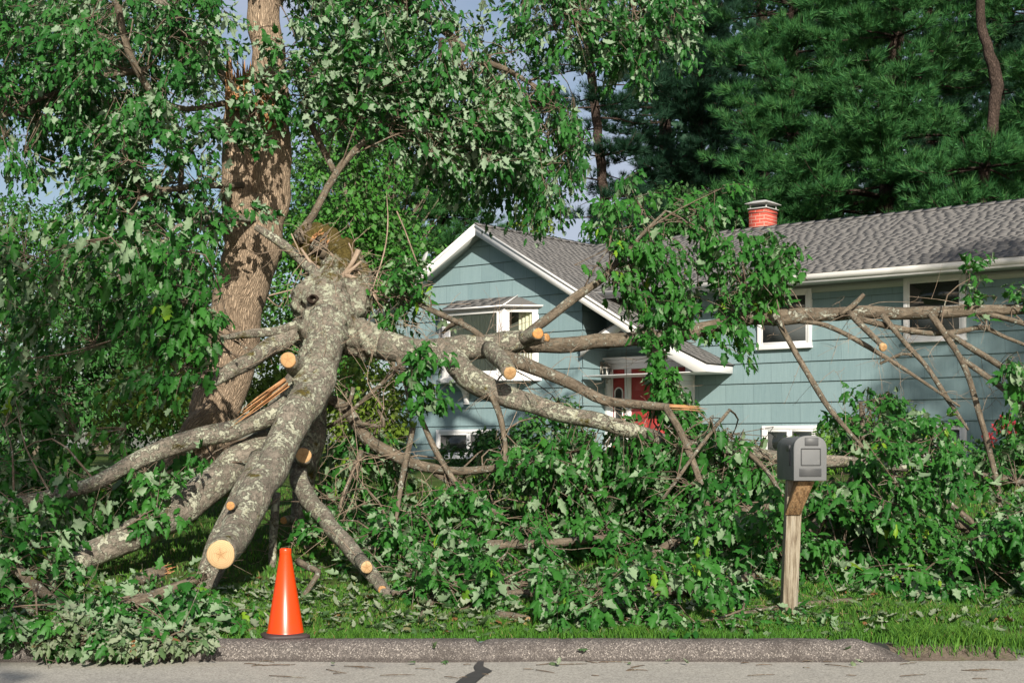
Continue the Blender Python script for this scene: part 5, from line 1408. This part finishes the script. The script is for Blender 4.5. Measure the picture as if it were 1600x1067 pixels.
pine('big sunlit pine with a thick pale trunk showing above the roof', [(1372, 760, 45, 13), (1382, 400, 45, 13), (1393, 150, 45, 13), (1402, 40, 45, 11), (1410, -150, 45, 10)], 'pine', 5.2, 5.6, 18, seed=7, dz=.48, bare=14)
pine('pine with a crooked bare reddish trunk near the right edge', [(1525, 760, 41, 9), (1535, 300, 41, 9), (1552, 190, 41, 9), (1556, 120, 41, 10), (1541, 70, 41, 8), (1532, 20, 41, 7), (1530, -120, 41, 6)], 'pine', 4.2, 4.8, 9.6, seed=8, dz=.55, bare=34)
pine('sunlit pine at the right edge', straight(1640, 43, 11), 'pine', 4.6, 4.8, 17, seed=9, dz=.48)
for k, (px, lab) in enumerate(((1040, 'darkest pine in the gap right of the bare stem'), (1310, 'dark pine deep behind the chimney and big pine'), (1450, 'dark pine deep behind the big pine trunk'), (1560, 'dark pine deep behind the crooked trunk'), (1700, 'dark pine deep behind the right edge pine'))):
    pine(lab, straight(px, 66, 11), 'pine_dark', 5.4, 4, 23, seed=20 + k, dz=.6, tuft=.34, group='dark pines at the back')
# the wood behind them, one dark mass
def woods():
    L = Leaves(); n = 26000
    X = 8 + 62 * rng.random(n); Y = 82 + 16 * rng.random(n); Z = 1.5 + 30 * rng.random(n)
    p = np.stack([X, Y, Z], 1); ok = clump(p, .45) > -.35; p = p[ok]; n = len(p)
    L.add(p, nrm(rng.normal(size=(n, 3)) - UP * .4), nrm(rng.normal(size=(n, 3)) + UP * .4 + np.array([0, -.5, 0])), .75 * (.6 + .8 * rng.random(n)))
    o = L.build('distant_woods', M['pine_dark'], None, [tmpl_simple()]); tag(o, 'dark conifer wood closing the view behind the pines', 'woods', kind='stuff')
woods()
# shrubs by the house
decid('shrub', 'light green shrub before the house wall behind the mailbox', 'shrub', gp(1330, 25), [bl(1340, 690, 25, 85, 50), bl(1270, 710, 25, 55, 40), bl(1400, 700, 25, 60, 60)], 4200, .10, 'shrub', limbs=False, sub=.26, tm=[tmpl_long(), tmpl_card()])
decid('shrub', 'dark green shrub under the pair of gable basement windows', 'shrub', gp(800, 26), [bl(790, 715, 26, 60, 35), bl(860, 690, 26, 60, 60), bl(720, 725, 26, 50, 25)], 4200, .11, 'mid', limbs=False, sub=.28)
fs = decid('shrub', 'red flowering shrub at the right edge before the house', 'shrub', gp(1590, 23), [bl(1590, 700, 23, 60, 45), bl(1570, 730, 23, 70, 50)], 3200, .10, 'mid', limbs=False, sub=.25)
FL = Leaves()
for (px, py) in ((1567, 660), (1575, 664), (1560, 668), (1572, 655), (1583, 668), (1545, 685), (1548, 690), (1610, 660)):
    c = P(px, py, 22.6); k = 16
    e = nrm(rng.normal(size=(k, 3))); FL.add(c + e * .05, e + UP * .3, nrm(rng.normal(size=(k, 3))), np.full(k, .075))
FL.build('blossom', M['flower'], fs, [tmpl_card()])
T = TB()
for (px, py) in ((1567, 660), (1545, 685), (1583, 668)): T.add([P(px, py, 22.6), P(px + 8, py + 30, 22.7), P(px + 12, py + 60, 22.8)], [.006, .008, .01], 5, .1, 0)
T.build('stem', M['twig'], fs)
# trees out of the picture that shade the left side and the right wing
decid('broadleaf_tree', 'leafy tree across the road, throwing shade over the left of the kerb', 'tree', (-4.5, -9.0, 0), [(-2.9, -8.5, 14.0, 2.9, 2.2, 2.9), (-2.6, -8.5, 10.6, 2.3, 2, 1.6), (-6.5, -9, 12, 3, 3, 3)], 7000, .26, 'mid', .3, sub=1.0)
decid('broadleaf_tree', 'tall leafy tree across the road, throwing dappled shade on the right wing', 'tree', (13.5, -5, 0), [(14.2, -4.5, 18.4, 3.2, 2.2, 2.8), (17.0, -4.5, 18.0, 3, 2.2, 3.0)], 9000, .26, 'mid', .3, sub=.9)

# ------------------------------------------------------------------ grass
def grass():
    n1, n2 = 165000, 95000
    Y = np.concatenate([11.5 + 2.0 * rng.random(n1) ** 1.25, 13.3 + 9 * rng.random(n2)])
    X = (rng.random(n1 + n2) * 1.8 - .9) * 1600 / F * Y
    ex = np.where(X > 2.98, 11.36 + .1 * rng.random(len(X)) , 11.57)
    Y = np.where((X > 2.98) & (X < 4.6) & (rng.random(len(X)) < .045), 11.30 + .34 * rng.random(len(X)), Y)
    ok = Y > ex - .03
    cone_d = np.hypot(X - cx, Y - cy)
    ok &= cone_d > .15
    pat = clump(np.stack([X, Y * 1.5, X * 0], 1), 2.6)
    ok &= rng.random(len(X)) < .75 + .5 * pat
    X, Y, pat = X[ok], Y[ok], pat[ok]
    n = len(X)
    e = np.clip((Y - 11.25) / .36, 0, 1); Z = np.where(Y > 11.6, lawn_z(X, Y), e * e * (3 - 2 * e) * lawn_z(X, 0 * Y + 11.62))
    lush = np.clip((X - 2.2) / 1.6, 0, 1) * np.clip((12.6 - Y) / .9, 0, 1)
    edge = np.clip((11.85 - Y) / .3, 0, 1)
    h = (.026 + .036 * rng.random(n)) * (1 + .5 * pat) * (1 + .75 * lush + .55 * edge)
    a = rng.random(n) * 6.28; w = (.0028 + .0022 * rng.random(n)) * np.where(Y > 13, 1.6, 1)
    sx, sy = np.cos(a) * w, np.sin(a) * w
    b = rng.random(n) * 6.28; lean = h * (.25 + .6 * rng.random(n))
    lx, ly = np.cos(b) * lean, np.sin(b) * lean
    V = np.stack([np.stack([X - sx, Y - sy, Z - .005], 1), np.stack([X + sx, Y + sy, Z - .005], 1),
                  np.stack([X + sx * .8 + lx * .3, Y + sy * .8 + ly * .3, Z + h * .6], 1), np.stack([X - sx * .8 + lx * .3, Y - sy * .8 + ly * .3, Z + h * .6], 1),
                  np.stack([X + lx, Y + ly, Z + h], 1)], 1).reshape(-1, 3)
    i = np.arange(n)[:, None] * 5
    rnd = np.clip(.45 + .3 * pat + .3 * rng.normal(size=n) * .5 + .25 * lush, 0, .92)
    dry = (rng.random(n) < .18 * (1 - lush) * np.clip((Y - 11.75) / .3, .15, 1)); rnd = np.where(dry, .97, rnd)
    o = mk('grass', V, [i + np.array([[0, 1, 2, 3]]), i + np.array([[3, 2, 4]])], M['grass'], None, {'rnd': np.repeat(rnd, 5)})
    tag(o, 'mown grass of the lawn, lush and longer along the kerb', 'grass', kind='stuff')
grass()

# ------------------------------------------------------------------ loose leaves and bits of twig on kerb, road and grass
def litter():
    L = Leaves()
    def drop(X, Y, z, size, fl=.5):
        n = len(X); p = np.stack([X, Y, z], 1)
        a = rng.random(n) * 6.28
        tip = np.stack([np.cos(a), np.sin(a), rng.normal(0, .25, n)], 1)
        nor = np.stack([rng.normal(0, .35, n), rng.normal(0, .35, n), np.ones(n)], 1) * np.where(rng.random((n, 1)) < fl, -1, 1)
        L.add(p, tip, nor, size * (.6 + .6 * rng.random(n)))
    n = 1300; Y = 11.65 + 2.2 * rng.random(n); X = (rng.random(n) - .5) * 1600 / F * Y; drop(X, Y, ground(X, Y) + .05, .10)
    n = 320; Y = 11.62 + 1.6 * rng.random(n); X = -2.6 + 3.0 * rng.random(n); drop(X, Y, ground(X, Y) + .055, .10)
    pts = [(745, 998), (678, 1020), (918, 1010), (872, 1040), (1330, 1036), (1348, 1037), (700, 1034), (1040, 1035), (1075, 1038), (640, 1036), (520, 1037), (860, 1036), (1320, 1030), (985, 1036)]
    X, Y, Z = [], [], []
    for px, py in pts:
        z = .16 if py < 1004 else (.012 if py > 1032 else .09)
        y = (EYE - z) * F / (py - HZ); y = max(min(y, 11.5), 9) if z > .1 else (11.27 if z > .05 else y)
        X.append((px - 800) / F * y); Y.append(y); Z.append(z + .012)
    drop(np.array(X), np.array(Y), np.array(Z), .085)
    o = L.build('fallen_leaves', M['dry'])
    tag(o, 'loose maple leaves strewn over grass, kerb and road edge', 'leaves', kind='stuff')
    T = TB()
    for _ in range(45):
        y = 10.3 + .95 * rng.random() ** .6; x = (rng.random() - .35) * 1.1 * 1600 / F * y * .75; a = rng.normal(0, .5); l = .03 + .12 * rng.random() ** 2
        d = np.array([math.cos(a), math.sin(a), 0]); c = np.array([x, y, .008])
        T.add([c - d * l, c + np.array([0, rng.normal(0, .015), .003]), c + d * l], [.003, .004, .002], 4, .05, .1)
    o = T.build('twig_debris', M['twig'])
    tag(o, 'scattered bits of broken twig lying on the road by the kerb', 'twigs', kind='stuff')
litter()
